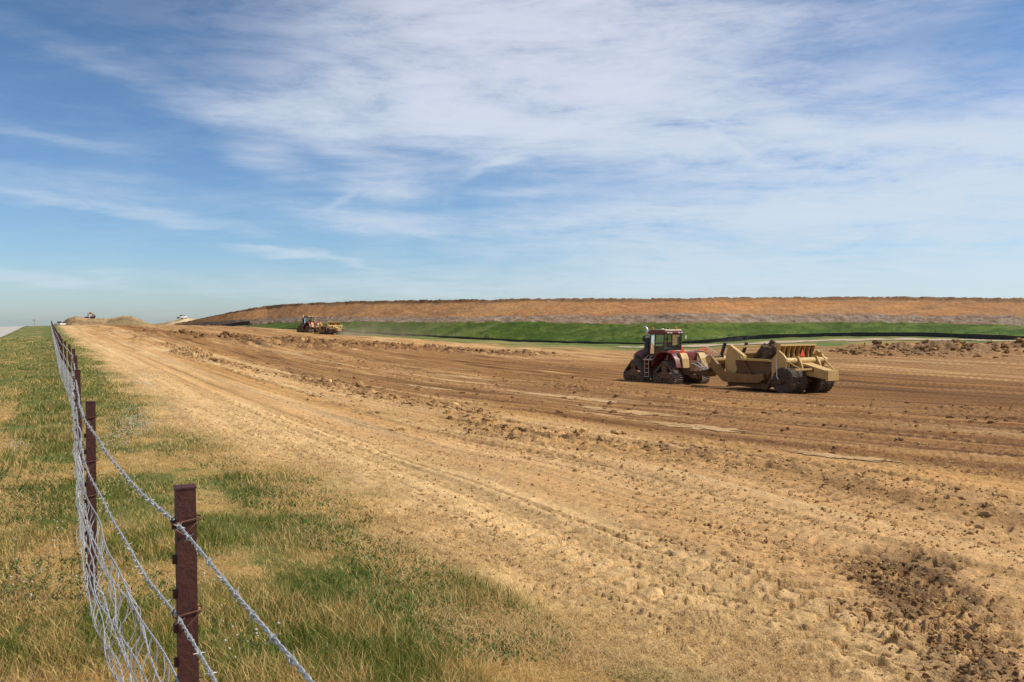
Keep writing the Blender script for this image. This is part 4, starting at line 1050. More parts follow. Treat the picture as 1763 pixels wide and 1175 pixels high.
def make_tractor():
    root = empty('tracked_tractor')
    for x in (2.0, -1.95):
        for s in (1, -1): track_unit(root, x, s * 1.28, s, root)
    # chassis
    MB().prism([(3.1, .85), (3.1, 1.35), (.2, 1.45), (-.2, 1.3), (-3.1, 1.35), (-3.3, 1.0), (-3.1, .72), (-.2, .78), (.2, .65), (2.6, .65)], -.42, .42).build('chassis', M_rust, root, bevel=.02)
    for x in (2.0, -1.95): MB().tube([(x, -1.2, 1.2), (x, 1.2, 1.2)], .17, 12).build('axle', M_rust, root)
    # bonnet, rounded and falling to the nose
    V = []; prof = [(3.42, 1.05, 1.55, .52), (3.44, 1.1, 1.85, .60), (3.28, 1.1, 2.10, .66), (2.9, 1.12, 2.26, .72), (2.2, 1.15, 2.44, .76), (1.5, 1.18, 2.58, .78), (.95, 1.2, 2.68, .78)]
    mb = MB(); ns = 9
    for (x, zb, zt, hw) in prof:
        ring = [(hw, zb), (hw, zb + (zt - zb) * .5), (hw * .98, zt - .14), (hw * .86, zt - .03), (hw * .5, zt), (0, zt + .015)]
        ring = ring + [(-a, b) for a, b in ring[-2::-1]]
        V.append([(x, a, b) for a, b in ring])
    m = len(V[0])
    allV = [q for r_ in V for q in r_]; Fc = [(i * m + k, i * m + k + 1, (i + 1) * m + k + 1, (i + 1) * m + k) for i in range(len(V) - 1) for k in range(m - 1)]
    Fc += [tuple(range(m)), tuple(range((len(V) - 1) * m, len(V) * m))[::-1]]
    bon = mb.add(allV, Fc).build('bonnet', M_red, root, smooth=True)
    MB().prism([(3.30, 1.18), (3.475, 1.2), (3.475, 1.84), (3.32, 2.04), (3.28, 2.0)], -.48, .48).build('grille', M_black, bon, bevel=.015)
    for s in (1, -1):
        g = MB(); g.box((2.45, s * .755, 1.75), (.95, .03, .62)); 
        for k in range(6): g.box((2.05 + k * .16, s * .78, 1.75), (.03, .025, .56))
        g.build('side_grille', M_black, bon)
        MB().lathe([(.085, 0), (.09, .03), (.0, .045)], (3.40, s * .33, 1.93), 'y', 12).build('headlight', M_white, bon)
    MB().box((3.55, 0, 1.0), (.45, 1.1, .5)).build('front_weight', M_black, root, bevel=.03)
    # exhaust and air cleaner on the left
    ex = MB(); ex.lathe([(.05, -.01), (.20, 0), (.235, .04), (.235, 1.22), (.20, 1.27), (.06, 1.28)], (1.28, .80, 2.02), 'z', 20)
    ex.box((1.28, .62, 2.1), (.36, .35, .9)); exo = ex.build('exhaust_muffler', M_black, root, smooth=True)
    MB().tube([(1.28, .80, 3.25), (1.28, .80, 3.75), (1.31, .80, 3.93), (1.42, .80, 4.07), (1.58, .80, 4.13), (1.76, .80, 4.12)], [.08, .08, .082, .082, .08, .085], 12).build('exhaust_pipe', M_chrome, exo, smooth=True)
    MB().lathe([(.05, 0), (.16, .02), (.17, .05), (.17, .75), (.12, .82), (.02, .82)], (1.05, -.78, 2.1), 'z', 18).build('air_cleaner', M_black, root, smooth=True)
    # cab
    lower = MB(); lower.prism([(.98, 1.45), (.98, 2.05), (-.78, 2.12), (-.78, 1.5)], -.86, .86); lower.box((.1, 0, 1.42), (1.9, 1.5, .3))
    lo = lower.build('cab_base', M_black, root, bevel=.03)
    pil = MB()
    for s in (1, -1):
        for (xb, xt) in ((.95, .80), (.28, .26), (-.78, -.90)): pil.tube([(xb, s * .84, 2.05), (xt, s * .80, 3.62)], .048, 6)
        pil.tube([(.95, s * .84, 2.08), (-.78, s * .84, 2.14)], .05, 6); pil.tube([(.80, s * .80, 3.6), (-.90, s * .80, 3.6)], .05, 6)
    pil.build('cab_frame', M_black, root)
    for s in (1, -1):
        MB().add([(.93, s * .835, 2.1), (.30, s * .835, 2.12), (.28, s * .80, 3.6), (.80, s * .80, 3.58)], [(0, 1, 2, 3)]).build('door_window', M_glass, root)
        MB().add([(.26, s * .835, 2.12), (-.76, s * .835, 2.16), (-.88, s * .80, 3.6), (.24, s * .80, 3.6)], [(0, 1, 2, 3)]).build('side_window', M_glass, root)
    MB().add([(.97, -.80, 2.1), (.97, .80, 2.1), (.82, .77, 3.6), (.82, -.77, 3.6)], [(0, 1, 2, 3)]).build('windscreen', M_glass, root)
    MB().add([(-.80, -.80, 2.16), (-.80, .80, 2.16), (-.92, .77, 3.6), (-.92, -.77, 3.6)], [(0, 1, 2, 3)]).build('rear_window', M_glass, root)
    rf = MB(); rf.prism([(1.12, 3.66), (1.05, 3.82), (.7, 3.90), (-.8, 3.90), (-1.12, 3.84), (-1.16, 3.66), (-1.0, 3.60), (.95, 3.60)], -.93, .93)
    roof = rf.build('cab_roof', M_red, root, bevel=.05, smooth=True)
    MB().prism([(.85, 3.885), (.6, 3.955), (-.85, 3.955), (-1.10, 3.87)], -.80, .80).build('roof_panel', M_roof, roof, bevel=.02)
    for yy in (-.65, -.38, .38, .65):
        for xx, d in ((-1.17, -1), (1.10, 1)): MB().box((xx, yy, 3.72), (.05, .20, .09)).build('work_light', M_white, roof, bevel=.01)
    for xx, yy in ((.72, .72), (-.85, -.30)):
        b = MB().lathe([(.07, 0), (.07, .06), (.085, .08), (.08, .20), (.05, .25), (.0, .26)], (xx, yy, 3.90), 'z', 14).build('beacon', M_amber, roof, smooth=True)
    MB().lathe([(.13, 0), (.13, .06), (.09, .12), (.0, .15)], (-.1, -.2, 3.93), 'z', 14).build('antenna', M_black, roof, smooth=True)
    MB().lathe([(.11, 0), (.11, .04), (.07, .07), (.0, .09)], (.25, .1, 3.95), 'z', 14).build('receiver', M_white, roof, smooth=True)
    for s in (1, -1):
        mi = MB().tube([(.92, s * .92, 3.55), (.95, s * 1.35, 3.45)], .02, 6).build('mirror_arm', M_black, root)
        MB().box((.95, s * 1.38, 3.25), (.06, .24, .42)).build('mirror', M_black, mi, bevel=.02)
    MB().box((-1.12, -1.06, 3.38), (.05, .14, .28)).build('corner_lamp', M_white, root, bevel=.01)
    # interior
    st = MB(); st.box((-.25, 0, 2.24), (.5, .52, .14)); st.box((-.25, 0, 1.9), (.35, .35, .6)); st.box((-.48, 0, 2.60), (.13, .5, .75), Matrix.Rotation(R(-8), 3, 'Y')); st.build('seat', M_seat, root, bevel=.04)
    MB().tube([(.52, 0, 1.6), (.34, 0, 2.32)], .035, 8).build('steering_column', M_black, root)
    MB().tube([(.33 + .17 * math.cos(a) * .35, .19 * math.sin(a), 2.35 + .17 * math.cos(a)) for a in np.linspace(0, 2 * math.pi, 20)], .016, 6).build('steering_wheel', M_black, root)
    MB().box((-.83, .42, 2.30), (.02, .36, .10)).build('sticker', M_white, root)
    # fenders: arched red covers above each track pair
    for s in (1, -1):
        y0, y1 = s * .62, s * 1.70
        def arch(P, th, ya, yb, nm, mat):
            n = len(P); V = []
            for k, (x, z) in enumerate(P):
                a = P[max(k - 1, 0)]; b = P[min(k + 1, n - 1)]; t = Vector((b[0] - a[0], 0, b[1] - a[1])).normalized(); nr = Vector((-t.z, 0, t.x))
                if nr.z < 0: nr = -nr
                V += [(x, ya, z), (x, yb, z), (x + nr.x * th, yb, z + nr.z * th), (x + nr.x * th, ya, z + nr.z * th)]
            Fc = [(k * 4 + j, k * 4 + (j + 1) % 4, k * 4 + 4 + (j + 1) % 4, k * 4 + 4 + j) for k in range(n - 1) for j in range(4)] + [(0, 1, 2, 3), (4 * n - 1, 4 * n - 2, 4 * n - 3, 4 * n - 4)]
            return MB().add(V, Fc).build(nm, mat, root, smooth=True)
        arch([(2.1, 2.02), (1.6, 2.02), (1.15, 1.85), (.95, 1.45), (.85, 1.0)], .06, s * .58, s * 1.40, 'front_fender', M_red)
        fe = arch([(-.55, 1.25), (-.75, 1.75), (-1.15, 2.18), (-1.6, 2.30), (-2.3, 2.30), (-2.9, 2.18), (-3.3, 1.80), (-3.45, 1.25)], .09, y0, y1, 'rear_fender', M_red)
        MB().prism([(-3.25, 2.28), (-2.95, 2.30), (-3.35, 1.86), (-3.55, 1.25), (-3.62, 1.25), (-3.5, 1.9)], s * .55, s * 1.15).build('fender_flap', M_tan, fe)
        MB().box((-.2, s * .75, 1.72), (1.0, .55, .62)).build('side_box', M_red, root, bevel=.05)
        MB().box((-2.95, s * 1.55, 2.44), (.08, .22, .10)).build('tail_light', M_orange, fe)
    # tanks and rear deck
    MB().prism([(-1.0, 1.35), (-1.0, 2.30), (-2.6, 2.38), (-3.1, 2.2), (-3.15, 1.35)], -.60, .60).build('fuel_tank', M_red, root, bevel=.08, smooth=True)
    MB().box((-1.9, 0, 2.385), (1.5, 1.3, .05)).build('rear_deck', M_roof, root, bevel=.01)
    MB().tube([(-2.6, -1.1, 2.52), (-2.6, -2.05, 2.56)], .04, 6).build('marker_arm', M_orange, root)
    MB().add([(-3.12, .62, 2.30), (-3.12, 1.12, 2.30), (-3.12, .87, 2.76), (-3.15, .62, 2.30), (-3.15, 1.12, 2.30), (-3.15, .87, 2.76)], [(0, 1, 2), (5, 4, 3), (0, 3, 4, 1), (1, 4, 5, 2), (2, 5, 3, 0)]).build('warning_triangle', M_orange, root)
    # ladder on the left, handrails
    for s in (1,):
        ld = MB()
        for yy, xx in ((1.62, .48), (1.62, -.02)): ld.tube([(xx, yy, .42), (xx, yy - .0, 1.75), (xx, yy - .35, 2.05)], .026, 6)
        for k in range(5): ld.box((.23, 1.62, .46 + k * .31), (.5, .16, .035))
        ld.box((.2, 1.2, 1.72), (1.1, .75, .06)); ld.build('ladder', M_roof, root)
        MB().tube([(.95, 1.45, 1.75), (1.0, 1.3, 2.6), (.98, 1.0, 2.9)], .02, 6).build('handrail', M_black, root)
        MB().tube([(-.4, 1.5, 1.8), (-.42, 1.4, 2.1), (-.42, 1.0, 2.3)], .02, 6).build('handrail', M_black, root)
    # hitch with hoses
    MB().prism([(-3.0, .50), (-3.0, .80), (-3.95, .72), (-4.05, .60), (-3.95, .48)], -.16, .16).build('drawbar', M_rust, root, bevel=.02)
    MB().box((-3.35, 0, 1.35), (.35, .95, .75)).build('valve_block', M_rust, root, bevel=.04)
    for k in range(5):
        yy = -.32 + .16 * k; MB().tube([(-3.5, yy, 1.5), (-3.9, yy * 1.2, 1.75 - .05 * k), (-4.4, yy, 1.35), (-4.9, yy * .6, 1.15)], .028, 6).build('hose', M_black if k % 2 else M_white, root)
    return root

# ------------------------------------------------------------------ pull scraper (origin under its axle)
def tyre(root, y, r=.80, wd=.60):
    prof = [(r * .50, -wd * .42), (r * .58, -wd * .5), (r * .80, -wd * .54), (r * .93, -wd * .50), (r * .985, -wd * .40), (r, -wd * .2), (r, wd * .2), (r * .985, wd * .40), (r * .93, wd * .50), (r * .80, wd * .54), (r * .58, wd * .5), (r * .50, wd * .42)]
    wh = empty('wheel', (0, y, r - .05)); wh.parent = root
    mb = MB(); b = mb.lathe(prof, (0, 0, 0), 'y', 40); t = b.build('tyre', M_tyre, wh, smooth=True)
    lg = MB(); n = 22
    for k in range(n):
        for s in (-1, 1):
            a0 = 2 * math.pi * (k + (.5 if s > 0 else 0)) / n
            P = []
            for (f, yy) in ((0, .02), (.55, wd * .42), (.75, wd * .52)):
                a = a0 + f * .20; rr = r * (1.0 if f < .7 else .955); P.append((a, rr, yy * s))
            for i in range(2):
                q = []
                for (a, rr, yy) in (P[i], P[i + 1]):
                    for da in (-.045, .045):
                        for dr in (-.02, .026): q.append(((rr + dr) * math.cos(a + da), yy, (rr + dr) * math.sin(a + da)))
                lg.add(q, [(0, 1, 3, 2), (4, 6, 7, 5), (0, 4, 5, 1), (2, 3, 7, 6), (1, 5, 7, 3), (0, 2, 6, 4)])
    lg.build('tread', M_tyre, t)
    MB().lathe([(.05, -wd * .3), (r * .50, -wd * .36), (r * .50, -wd * .42), (r * .52, -wd * .43), (r * .52, wd * .43), (r * .50, wd * .42), (r * .46, wd * .2), (r * .25, wd * .12), (r * .22, wd * .3), (.02, wd * .32)], (0, 0, 0), 'y', 28).build('rim', M_tanmudshade, wh, smooth=True)
    return wh

def make_scraper():
    root = empty('pull_scraper')
    for y in (1.50, .84, -.84, -1.50): tyre(root, y)
    MB().tube([(0, -1.85, .75), (0, 1.85, .75)], .14, 12).build('axle', M_tanmudshade, root)
    # bowl: two deep side plates with stiffeners, a floor and a blade
    for s in (1, -1):
        P = [(4.75, .30), (1.35, .18), (.85, .45), (.62, 1.0), (.62, 1.98), (3.85, 1.98), (4.15, 1.80), (4.0, 1.25), (4.35, .75)]
        sp = MB().prism(P, s * 1.50, s * 1.56).build('side_plate', M_tanmudshade, root)
        MB().box((2.35, s * 1.60, 1.92), (3.1, .20, .13)).build('top_rail', M_tan, sp, bevel=.015)
        r_ = MB(); r_.prism([(3.55, 1.86), (3.3, 1.86), (2.0, .36), (2.35, .36)], s * 1.57, s * 1.67); r_.prism([(1.0, 1.86), (.8, 1.6), (1.7, .34), (2.0, .36)], s * 1.57, s * 1.65); r_.prism([(4.7, .42), (4.7, .28), (1.3, .16), (1.1, .55), (2.2, .44)], s * 1.57, s * 1.69)
        r_.build('side_brace', M_tanmudshade, sp)
        # tall rear post carrying the cross tube
        MB().prism([(.95, .85), (.35, .75), (-.12, 1.45), (-.22, 2.05), (.05, 2.32), (.40, 2.55), (.95, 2.0)], s * 1.57, s * 1.68).build('rear_post', M_tan, root)
        # draft arm: from the trunnion on the bowl's side forward and up to the gooseneck
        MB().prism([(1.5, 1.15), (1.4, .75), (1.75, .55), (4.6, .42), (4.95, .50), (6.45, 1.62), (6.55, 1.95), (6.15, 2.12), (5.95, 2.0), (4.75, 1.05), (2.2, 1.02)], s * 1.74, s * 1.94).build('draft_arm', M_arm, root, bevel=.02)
        MB().lathe([(.02, -.13), (.2, -.13), (.2, .13), (.02, .13)], (1.75, s * 1.80, .85), 'y', 16).build('trunnion_cap', M_tanmudshade, root)
    MB().prism([(4.8, .22), (4.8, .28), (.75, .42), (.75, .34)], -1.5, 1.5).build('bowl_floor', M_tanmudshade, root)
    MB().prism([(5.05, .10), (5.05, .14), (4.7, .30), (4.7, .20)], -1.48, 1.48).build('cutting_edge', M_rust, root)
    # apron: curved front gate with side cheeks
    ar = []
    for a in np.linspace(R(-62), R(38), 14): ar.append((4.05 + 1.15 * math.cos(a), 1.55 + 1.12 * math.sin(a)))
    th = [(x - .07, z - .02) for x, z in ar][::-1]
    ap = MB().prism(ar + th, -1.44, 1.44).build('apron', M_tan, root)
    for s in (1, -1):
        MB().prism([(3.6, 1.75), (3.75, 2.05), (4.75, 2.66), (4.98, 2.52), (5.12, 2.05), (5.1, 1.2), (4.6, .62), (4.3, .9)], s * 1.37, s * 1.47).build('apron_cheek', M_tan, ap)
        MB().prism([(3.35, 1.98), (3.35, 2.12), (4.6, 2.80), (4.86, 2.74), (4.9, 2.6), (4.7, 2.62)], s * 1.36, s * 1.62).build('apron_arm', M_tan, ap)
    MB().box((4.86, 0, 2.66), (.16, 2.7, .14)).build('apron_lip', M_tan, ap, bevel=.02)
    # gooseneck and tongue
    MB().tube([(6.2, -1.95, 1.80), (6.2, 1.95, 1.80)], .24, 16).build('draft_tube', M_tan, root, smooth=True)
    MB().prism([(6.0, 2.02), (6.5, 2.10), (7.3, 1.75), (8.1, 1.05), (9.35, .78), (9.4, .55), (8.0, .52), (7.2, .95), (6.5, 1.50), (6.0, 1.58)], -.26, .26).build('tongue', M_tanmudshade, root, bevel=.03)
    for s in (1, -1): MB().tube([(6.25, s * 1.3, 1.75), (8.2, s * .2, .85)], .09, 8).build('tongue_brace', M_tanmudshade, root)
    MB().lathe([(.05, -.1), (.2, -.1), (.2, .1), (.05, .1)], (9.35, 0, .66), 'z', 16).build('hitch_ring', M_rust, root)
    for s in (1, -1):
        cy = MB().tube([(6.1, s * .95, 2.0), (5.72, s * .95, 2.9)], .115, 12).build('lift_cylinder', M_black, root, smooth=True)
        MB().tube([(6.1, s * .95, 2.02), (6.22, s * .95, 1.45)], .05, 8).build('rod', M_chrome, cy, smooth=True)
        MB().prism([(5.95, 1.95), (6.3, 1.95), (6.15, 2.35), (6.0, 2.35)], s * .80, s * .86).build('cylinder_bracket', M_tan, root)
    MB().tube([(5.9, 1.15, 2.05), (6.9, 1.5, 2.62)], .025, 6).build('hose_guide', M_white, root)
    # ejector back wall with ribs
    ej = MB().box((.78, 0, 1.95), (.07, 2.92, 1.70)).build('ejector_plate', M_tanmudshade, root)
    MB().prism([(.86, 2.78), (.86, 2.90), (.40, 2.92), (.38, 2.82)], -1.52, 1.52).build('top_flange', M_tan, ej)
    for k in range(8):
        y = -1.46 + k * 2.92 / 7; MB().prism([(.74, 1.1), (.74, 2.81), (.42, 2.81), (.56, 2.45), (.56, 1.1)], y - .035, y + .035).build('rib', M_tan, ej)
    MB().add([(.37, -.50, 2.18), (.37, -.06, 2.18), (.37, -.28, 2.62), (.34, -.50, 2.18), (.34, -.06, 2.18), (.34, -.28, 2.62)], [(0, 1, 2), (5, 4, 3), (0, 3, 4, 1), (1, 4, 5, 2), (2, 5, 3, 0)]).build('warning_triangle', M_orange, ej)
    # cross tube, brackets
    ct = MB().tube([(-.02, -1.85, 1.93), (-.02, 1.70, 1.93)], .20, 18).build('cross_tube', M_tan, root, smooth=True)
    for y in (.62, -.95): MB().prism([(.30, 1.9), (.25, 2.2), (-.18, 2.2), (-.42, 1.8), (-.55, 1.35), (-.15, 1.35), (.2, 1.7)], y - .06, y + .06).build('tube_bracket', M_tan, ct)
    MB().box((.15, -1.62, 2.25), (.25, .16, .36)).build('stop_block', M_tan, ct, bevel=.02)
    # rear push beam: a deep wedge running back between the wheel pairs
    def taper(P0, P1, nm, mat):     # P = x, y0, y1, z0, z1
        V = []
        for (x, ya, yb, za, zb) in (P0, P1): V += [(x, ya, za), (x, yb, za), (x, yb, zb), (x, ya, zb)]
        return MB().add(V, [(0, 1, 2, 3), (7, 6, 5, 4), (0, 4, 5, 1), (1, 5, 6, 2), (2, 6, 7, 3), (3, 7, 4, 0)]).build(nm, mat, root, bevel=.02)
    taper((.3, -.52, .46, 1.15, 1.92), (-2.05, -.36, .36, .92, 1.42), 'push_beam', M_tan)
    MB().box((-2.12, 0, 1.15), (.18, .95, .62)).build('push_block', M_tan, root, bevel=.03)
    MB().tube([(-.05, -1.70, 2.0), (-2.0, -.42, 1.35)], .05, 8).build('strut', M_tan, root)
    MB().tube([(-.05, 1.60, 1.98), (-.95, 1.35, 1.52)], .035, 8).build('strut', M_tan, root)
    for s in (1, -1):
        MB().box((-1.02, s * 1.12, 1.48), (.16, 1.55, .11)).build('wheel_scraper_bar', M_tan, root, bevel=.015)
        MB().prism([(.3, 1.3), (-1.1, 1.38), (-1.1, 1.55), (.3, 1.75)], s * .40, s * .50).build('bar_bracket', M_tanmudshade, root)
        MB().tube([(.5, s * 1.76, 2.1), (.3, s * 1.92, 1.0), (.1, s * 1.95, .78)], .03, 6).build('hose', M_white, root)
        MB().box((.1, s * 1.93, .75), (.3, .10, .3)).build('hub_cover', M_tanmudshade, root, bevel=.03)
    return root

def soil_load():
    V0, F0 = ico(5); V = V0.copy(); d = fbm(V[:, 0] * 2.2 + V[:, 2] * 1.3, V[:, 1] * 2.2 + 5, 5, 801, .62); d2 = fbm(V[:, 0] * 6 + V[:, 2] * 5, V[:, 1] * 6 - V[:, 2] * 4, 4, 802, .6)
    V *= (1 + (d - .5) * .75 + (d2 - .5) * .35)[:, None]; V = V * np.array([1.30, 1.25, 1.08]) + np.array([2.25, -.10, 1.80])
    V[:, 2] = np.maximum(V[:, 2], .45); V[:, 1] = np.clip(V[:, 1], -1.47, 1.47); V[:, 0] = np.clip(V[:, 0], .84, 4.3)
    c = np.tile(np.array([.095, .055, .030]), (len(V), 1)); c = mixc(c, [.22, .13, .07], sst(.5, .7, d2))
    o = np_mesh('soil_load', V, None, M_clod, tri=F0, cols=c, smooth=True); return o

def rz_of(d): return math.atan2(d[1], d[0])
def place_rig():
    h1 = Vector((AL[0], AL[1], 0)); tr = make_tractor(); tr.location = T1; tr.rotation_euler = (0, 0, rz_of(h1)); tr.scale = (.90, .98, .98)
    hit_ = T1 - h1 * 3.58; d = (hit_ - S1); d.z = 0; L = d.length; d.normalize()
    sc = make_scraper(); sc.location = S1; sc.rotation_euler = (0, 0, rz_of(d)); k = L / 9.35
    print('scraper stretch', k)
    sc.scale = (k, 1, 1)
    tag(tr, 'nearer red four-track tractor with an orange-shirted driver, towing the loaded scraper', 'tractor', 'tracked tractors pulling scrapers')
    tag(sc, 'nearer tan earth scraper, loaded with dark soil, behind the larger tractor', 'scraper', 'tan scrapers behind tractors')
    # pitch both to the slope they stand on
    so = soil_load(); so.location = S1; so.rotation_euler = (0, 0, rz_of(d)); so.scale = (k, 1, 1)
    tag(so, 'heap of dark brown soil carried in the open bowl of the nearer scraper', 'soil heap')
    M = Matrix.Rotation(rz_of(h1), 4, 'Z'); loc = T1 + (M @ Vector((-.20, 0, 2.38)))
    person('person', sitting(), PE_, PR, loc, rz_of(h1), PM, 'driver in an orange shirt and dark cap seated in the nearer tractor cab', hat=4)
    tr2 = copy_tree(tr); sc2 = copy_tree(sc)
    hd = Vector((-.69, .724, 0)); tr2.location = T2; 
    hit2 = T2 - hd * 3.58; d2 = hit2 - S2; d2.z = 0; L2 = d2.length; d2.normalize(); print('far stretch', L2 / 9.35)
    tr2.rotation_euler = (0, 0, rz_of(hd)); sc2.rotation_euler = (0, 0, rz_of(d2)); sc2.location = hit2 - d2 * 9.35; sc2.location.z = S2.z; sc2.scale = (1, 1, 1)
    tag(tr2, 'distant red tracked tractor seen small in front of the grass slope, raising dust', 'tractor', 'tracked tractors pulling scrapers')
    tag(sc2, 'distant tan scraper with a trail of dust, small in front of the grass slope', 'scraper', 'tan scrapers behind tractors')
place_rig()

# ------------------------------------------------------------------ dust behind the far rig
def dust():
    m, N = newmat('dust'); nt = m.node_tree
    out = N.n('ShaderNodeOutputMaterial'); pv = N.n('ShaderNodeVolumePrincipled'); tc = N.n('ShaderNodeTexCoord')
    sp = N.n('ShaderNodeSeparateXYZ'); nt.links.new(tc.outputs['Generated'], sp.inputs[0]); x, y, z = sp.outputs[0], sp.outputs[1], sp.outputs[2]
    # x: along the trail (0 = at the scraper), z: height; thick near the wheels, thin and tall further back
    n = N.noise(tc.outputs['Object'], .22, 5, .6, .5)
    n2 = N.noise(tc.outputs['Object'], .55, 5, .65, .8)
    hs = N.m('ADD', .035, N.m('MULTIPLY', x, .26))                                   # plume height grows down the wind
    fz = N.m('POWER', 2.718, N.m('MULTIPLY', N.m('DIVIDE', z, N.m('MULTIPLY', hs, N.m('ADD', .45, N.m('MULTIPLY', n, 1.1)))), -1.0))
    fy = N.m('POWER', 2.718, N.m('MULTIPLY', N.m('POWER', N.m('ABSOLUTE', N.m('MULTIPLY', N.m('SUBTRACT', y, .5), 3.6)), 2.0), -1.0))
    fx = N.m('MULTIPLY', N.rng(x, 0, .05, 0, 1, True), N.rng(x, .15, .95, 1, 0, True))
    fz = N.m('MULTIPLY', fz, N.rng(z, .7, .98, 1, 0, True))
    core = N.m('POWER', 2.718, N.m('MULTIPLY', x, -9.0))
    d = N.m('MULTIPLY', N.m('MULTIPLY', fz, N.m('MULTIPLY', fy, fx)), N.rng(n2, .38, .64, 0.12, 1.0))
    d = N.m('MULTIPLY', d, N.m('ADD', .10, N.m('MULTIPLY', core, 2.2)))
    nt.links.new(d, pv.inputs['Density']); pv.inputs['Color'].default_value = (.92, .70, .42, 1); pv.inputs['Anisotropy'].default_value = .2
    nt.links.new(pv.outputs[0], out.inputs['Volume'])
    a = Vector((AL[0], AL[1], 0)); st = S2 + Vector((-.2, -.6, 0)) * 1.5
    dr = Vector((.97, .10, 0)).normalized()      # drifts to the right with the wind
    L, Wd, H = 40, 14, 15
    bm = bmesh.new(); bmesh.ops.create_cube(bm, size=1); me = bpy.data.meshes.new('dust_cloud'); 
    for v in bm.verts: v.co = Vector(((v.co.x + .5) * L, v.co.y * Wd, (v.co.z + .5) * H))
    bm.to_mesh(me); bm.free(); me.materials.append(m); o = bpy.data.objects.new('dust_cloud', me); C.objects.link(o)
    o.location = st + Vector((0, 0, -.6)); o.rotation_euler = (0, 0, rz_of(dr))
    tagk(o, 'thin tan dust cloud drifting behind the distant scraper', 'dust cloud')
dust()

# ------------------------------------------------------------------ small things on the skyline
def car_wheel(root, x, y, r=.38, w_=.25):
    wh = empty('wheel', (x, y, r)); wh.parent = root
    MB().lathe([(r * .6, -w_ / 2), (r * .92, -w_ / 2), (r, -w_ * .35), (r, w_ * .35), (r * .92, w_ / 2), (r * .6, w_ / 2)], (0, 0, 0), 'y', 24).build('tyre', M_tyre, wh, smooth=True)
    MB().lathe([(.02, -w_ * .4), (r * .6, -w_ * .4), (r * .6, w_ * .4), (.02, w_ * .4)], (0, 0, 0), 'y', 20).build('rim', M_chrome, wh, smooth=True)
def pickup(loc, rz, label, sc=1.0):
    root = empty('pickup_truck', loc, rz); root.scale = (sc,) * 3; tag(root, label, 'pickup truck')
    b = MB(); b.prism([(2.7, .55), (2.75, .95), (2.55, 1.12), (1.15, 1.2), (-2.7, 1.2), (-2.75, .6)], -.95, .95); body = b.build('body', M_white, root, bevel=.05)
    MB().prism([(1.15, 1.19), (.55, 1.85), (-.75, 1.88), (-1.0, 1.19)], -.82, .82).build('cabin', M_white, body, bevel=.05)
    for s in (1, -1): MB().prism([(.95, 1.25), (.50, 1.78), (-.68, 1.80), (-.85, 1.25)], s * .825, s * .84).build('side_window', M_black, root)
    MB().add([(1.14, -.72, 1.26), (1.14, .72, 1.26), (.62, .68, 1.80), (.62, -.68, 1.80)], [(0, 1, 2, 3)]).build('windscreen', M_black, root)
    MB().add([(-1.02, -.72, 1.26), (-1.02, .72, 1.26), (-.83, .68, 1.80), (-.83, -.68, 1.80)], [(0, 1, 2, 3)]).build('rear_window', M_black, root)
    for s in (1, -1):
        MB().box((2.70, s * .75, .95), (.08, .3, .16)).build('headlight', M_chrome, root, bevel=.01); MB().box((-2.74, s * .82, .95), (.06, .16, .3)).build('tail_light', M_orange, root, bevel=.01)
        for x in (1.75, -1.65): car_wheel(root, x, s * .85)
    MB().box((2.78, 0, .58), (.14, 1.8, .22)).build('bumper', M_black, root, bevel=.02); MB().box((-2.8, 0, .58), (.14, 1.8, .18)).build('bumper', M_black, root, bevel=.02)
    return root
p = at(104.5, 563, 225); pickup(p, R(95), 'pickup truck parked beyond the end of the wire fence', .8)
p = at(313.5, 549.6, 322); pickup(p, R(-100), 'white pickup truck coming over the pale haul road on the skyline', .85)

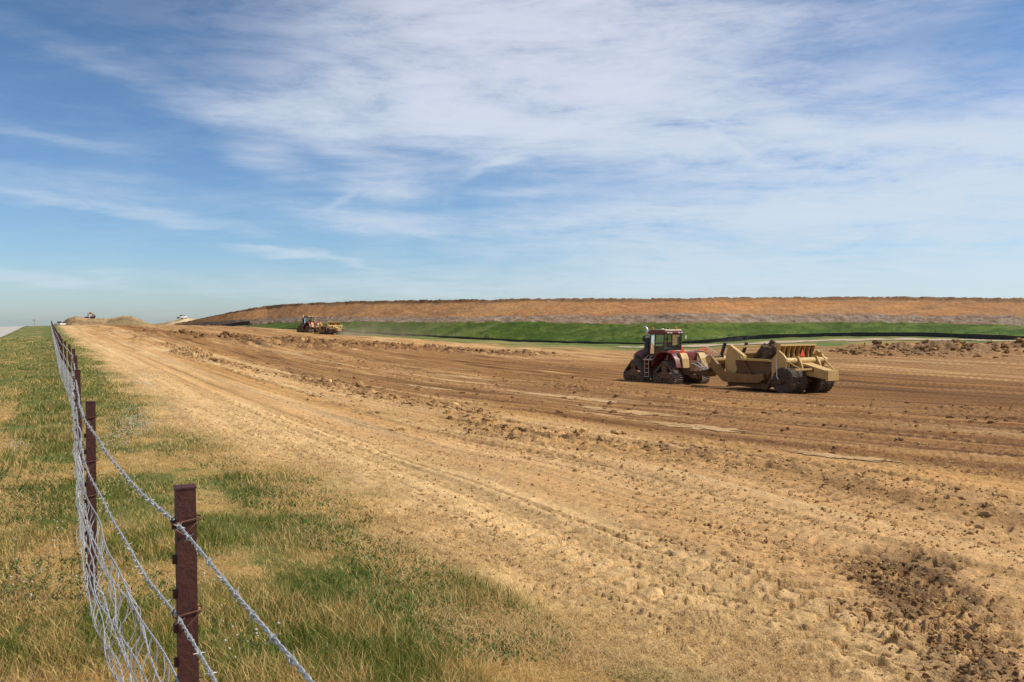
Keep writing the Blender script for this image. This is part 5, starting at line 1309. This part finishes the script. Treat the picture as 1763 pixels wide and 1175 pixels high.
def small_tractor(loc, rz):
    root = empty('compact_tractor', loc, rz); tag(root, 'small dark tractor with an orange canopy on top of the spoil mound', 'tractor')
    root.scale = (.8, .8, .75)
    MB().prism([(1.6, .7), (1.6, 1.2), (.4, 1.35), (.3, .9), (-1.1, .9), (-1.2, .6)], -.35, .35).build('body', M_black, root, bevel=.05)
    MB().prism([(.7, 2.3), (.3, 2.45), (-.1, 2.95), (-.5, 2.95), (-1.2, 2.25), (-1.15, 2.15), (.7, 2.2)], -.75, .75).build('canopy', M_amber, root, bevel=.03)
    for s in (1, -1):
        for x in (.5, -1.0): MB().tube([(x, s * .6, .95), (x, s * .65, 2.25)], .06, 6).build('canopy_post', M_black, root)
        MB().lathe([(.1, -.2), (.68, -.2), (.72, 0), (.68, .2), (.1, .2)], (-.8, s * .85, .68), 'y', 22).build('rear_wheel', M_tyre, root, smooth=True)
        MB().lathe([(.1, -.13), (.38, -.13), (.42, 0), (.38, .13), (.1, .13)], (1.1, s * .65, .40), 'y', 20).build('front_wheel', M_tyre, root, smooth=True)
        MB().box((-.75, s * .8, 1.5), (1.0, .4, .08)).build('fender', M_black, root, bevel=.02)
    MB().box((-.7, 0, 1.2), (.5, .5, .5)).build('seat', M_seat, root, bevel=.05)
small_tractor(at(154.5, 551.5, 233), R(200))
person('person', standing(), PE_, PR, at(160.7, 552.5, 231), R(-60), PM, 'left of the two people standing beside the small tractor on the mound', hat=4, group='people on the mound')
person('person', standing(), PE_, PR, at(163.3, 552.6, 231), R(-120), [2 if q == 1 else q for q in PM], 'right of the two people standing beside the small tractor on the mound', hat=4, group='people on the mound')

q = at(59, 550, 520); root = empty('utility_pole', (q.x, q.y, -5.5)); tag(root, 'lone wooden utility pole rising behind the grassy crest at far left', 'utility pole')
MB().tube([(0, 0, 0), (0, 0, q.z + 5.5)], [.22, .14], 10).build('pole', M_wood, root, smooth=True); MB().box((0, -.18, q.z + 4.9), (2.2, .12, .14)).build('crossarm', M_wood, root)
for xx in (-.95, -.35, .35, .95): MB().lathe([(.05, 0), (.07, .1), (.03, .2)], (xx, -.18, q.z + 4.97), 'z', 8).build('insulator', M_black, root, smooth=True)
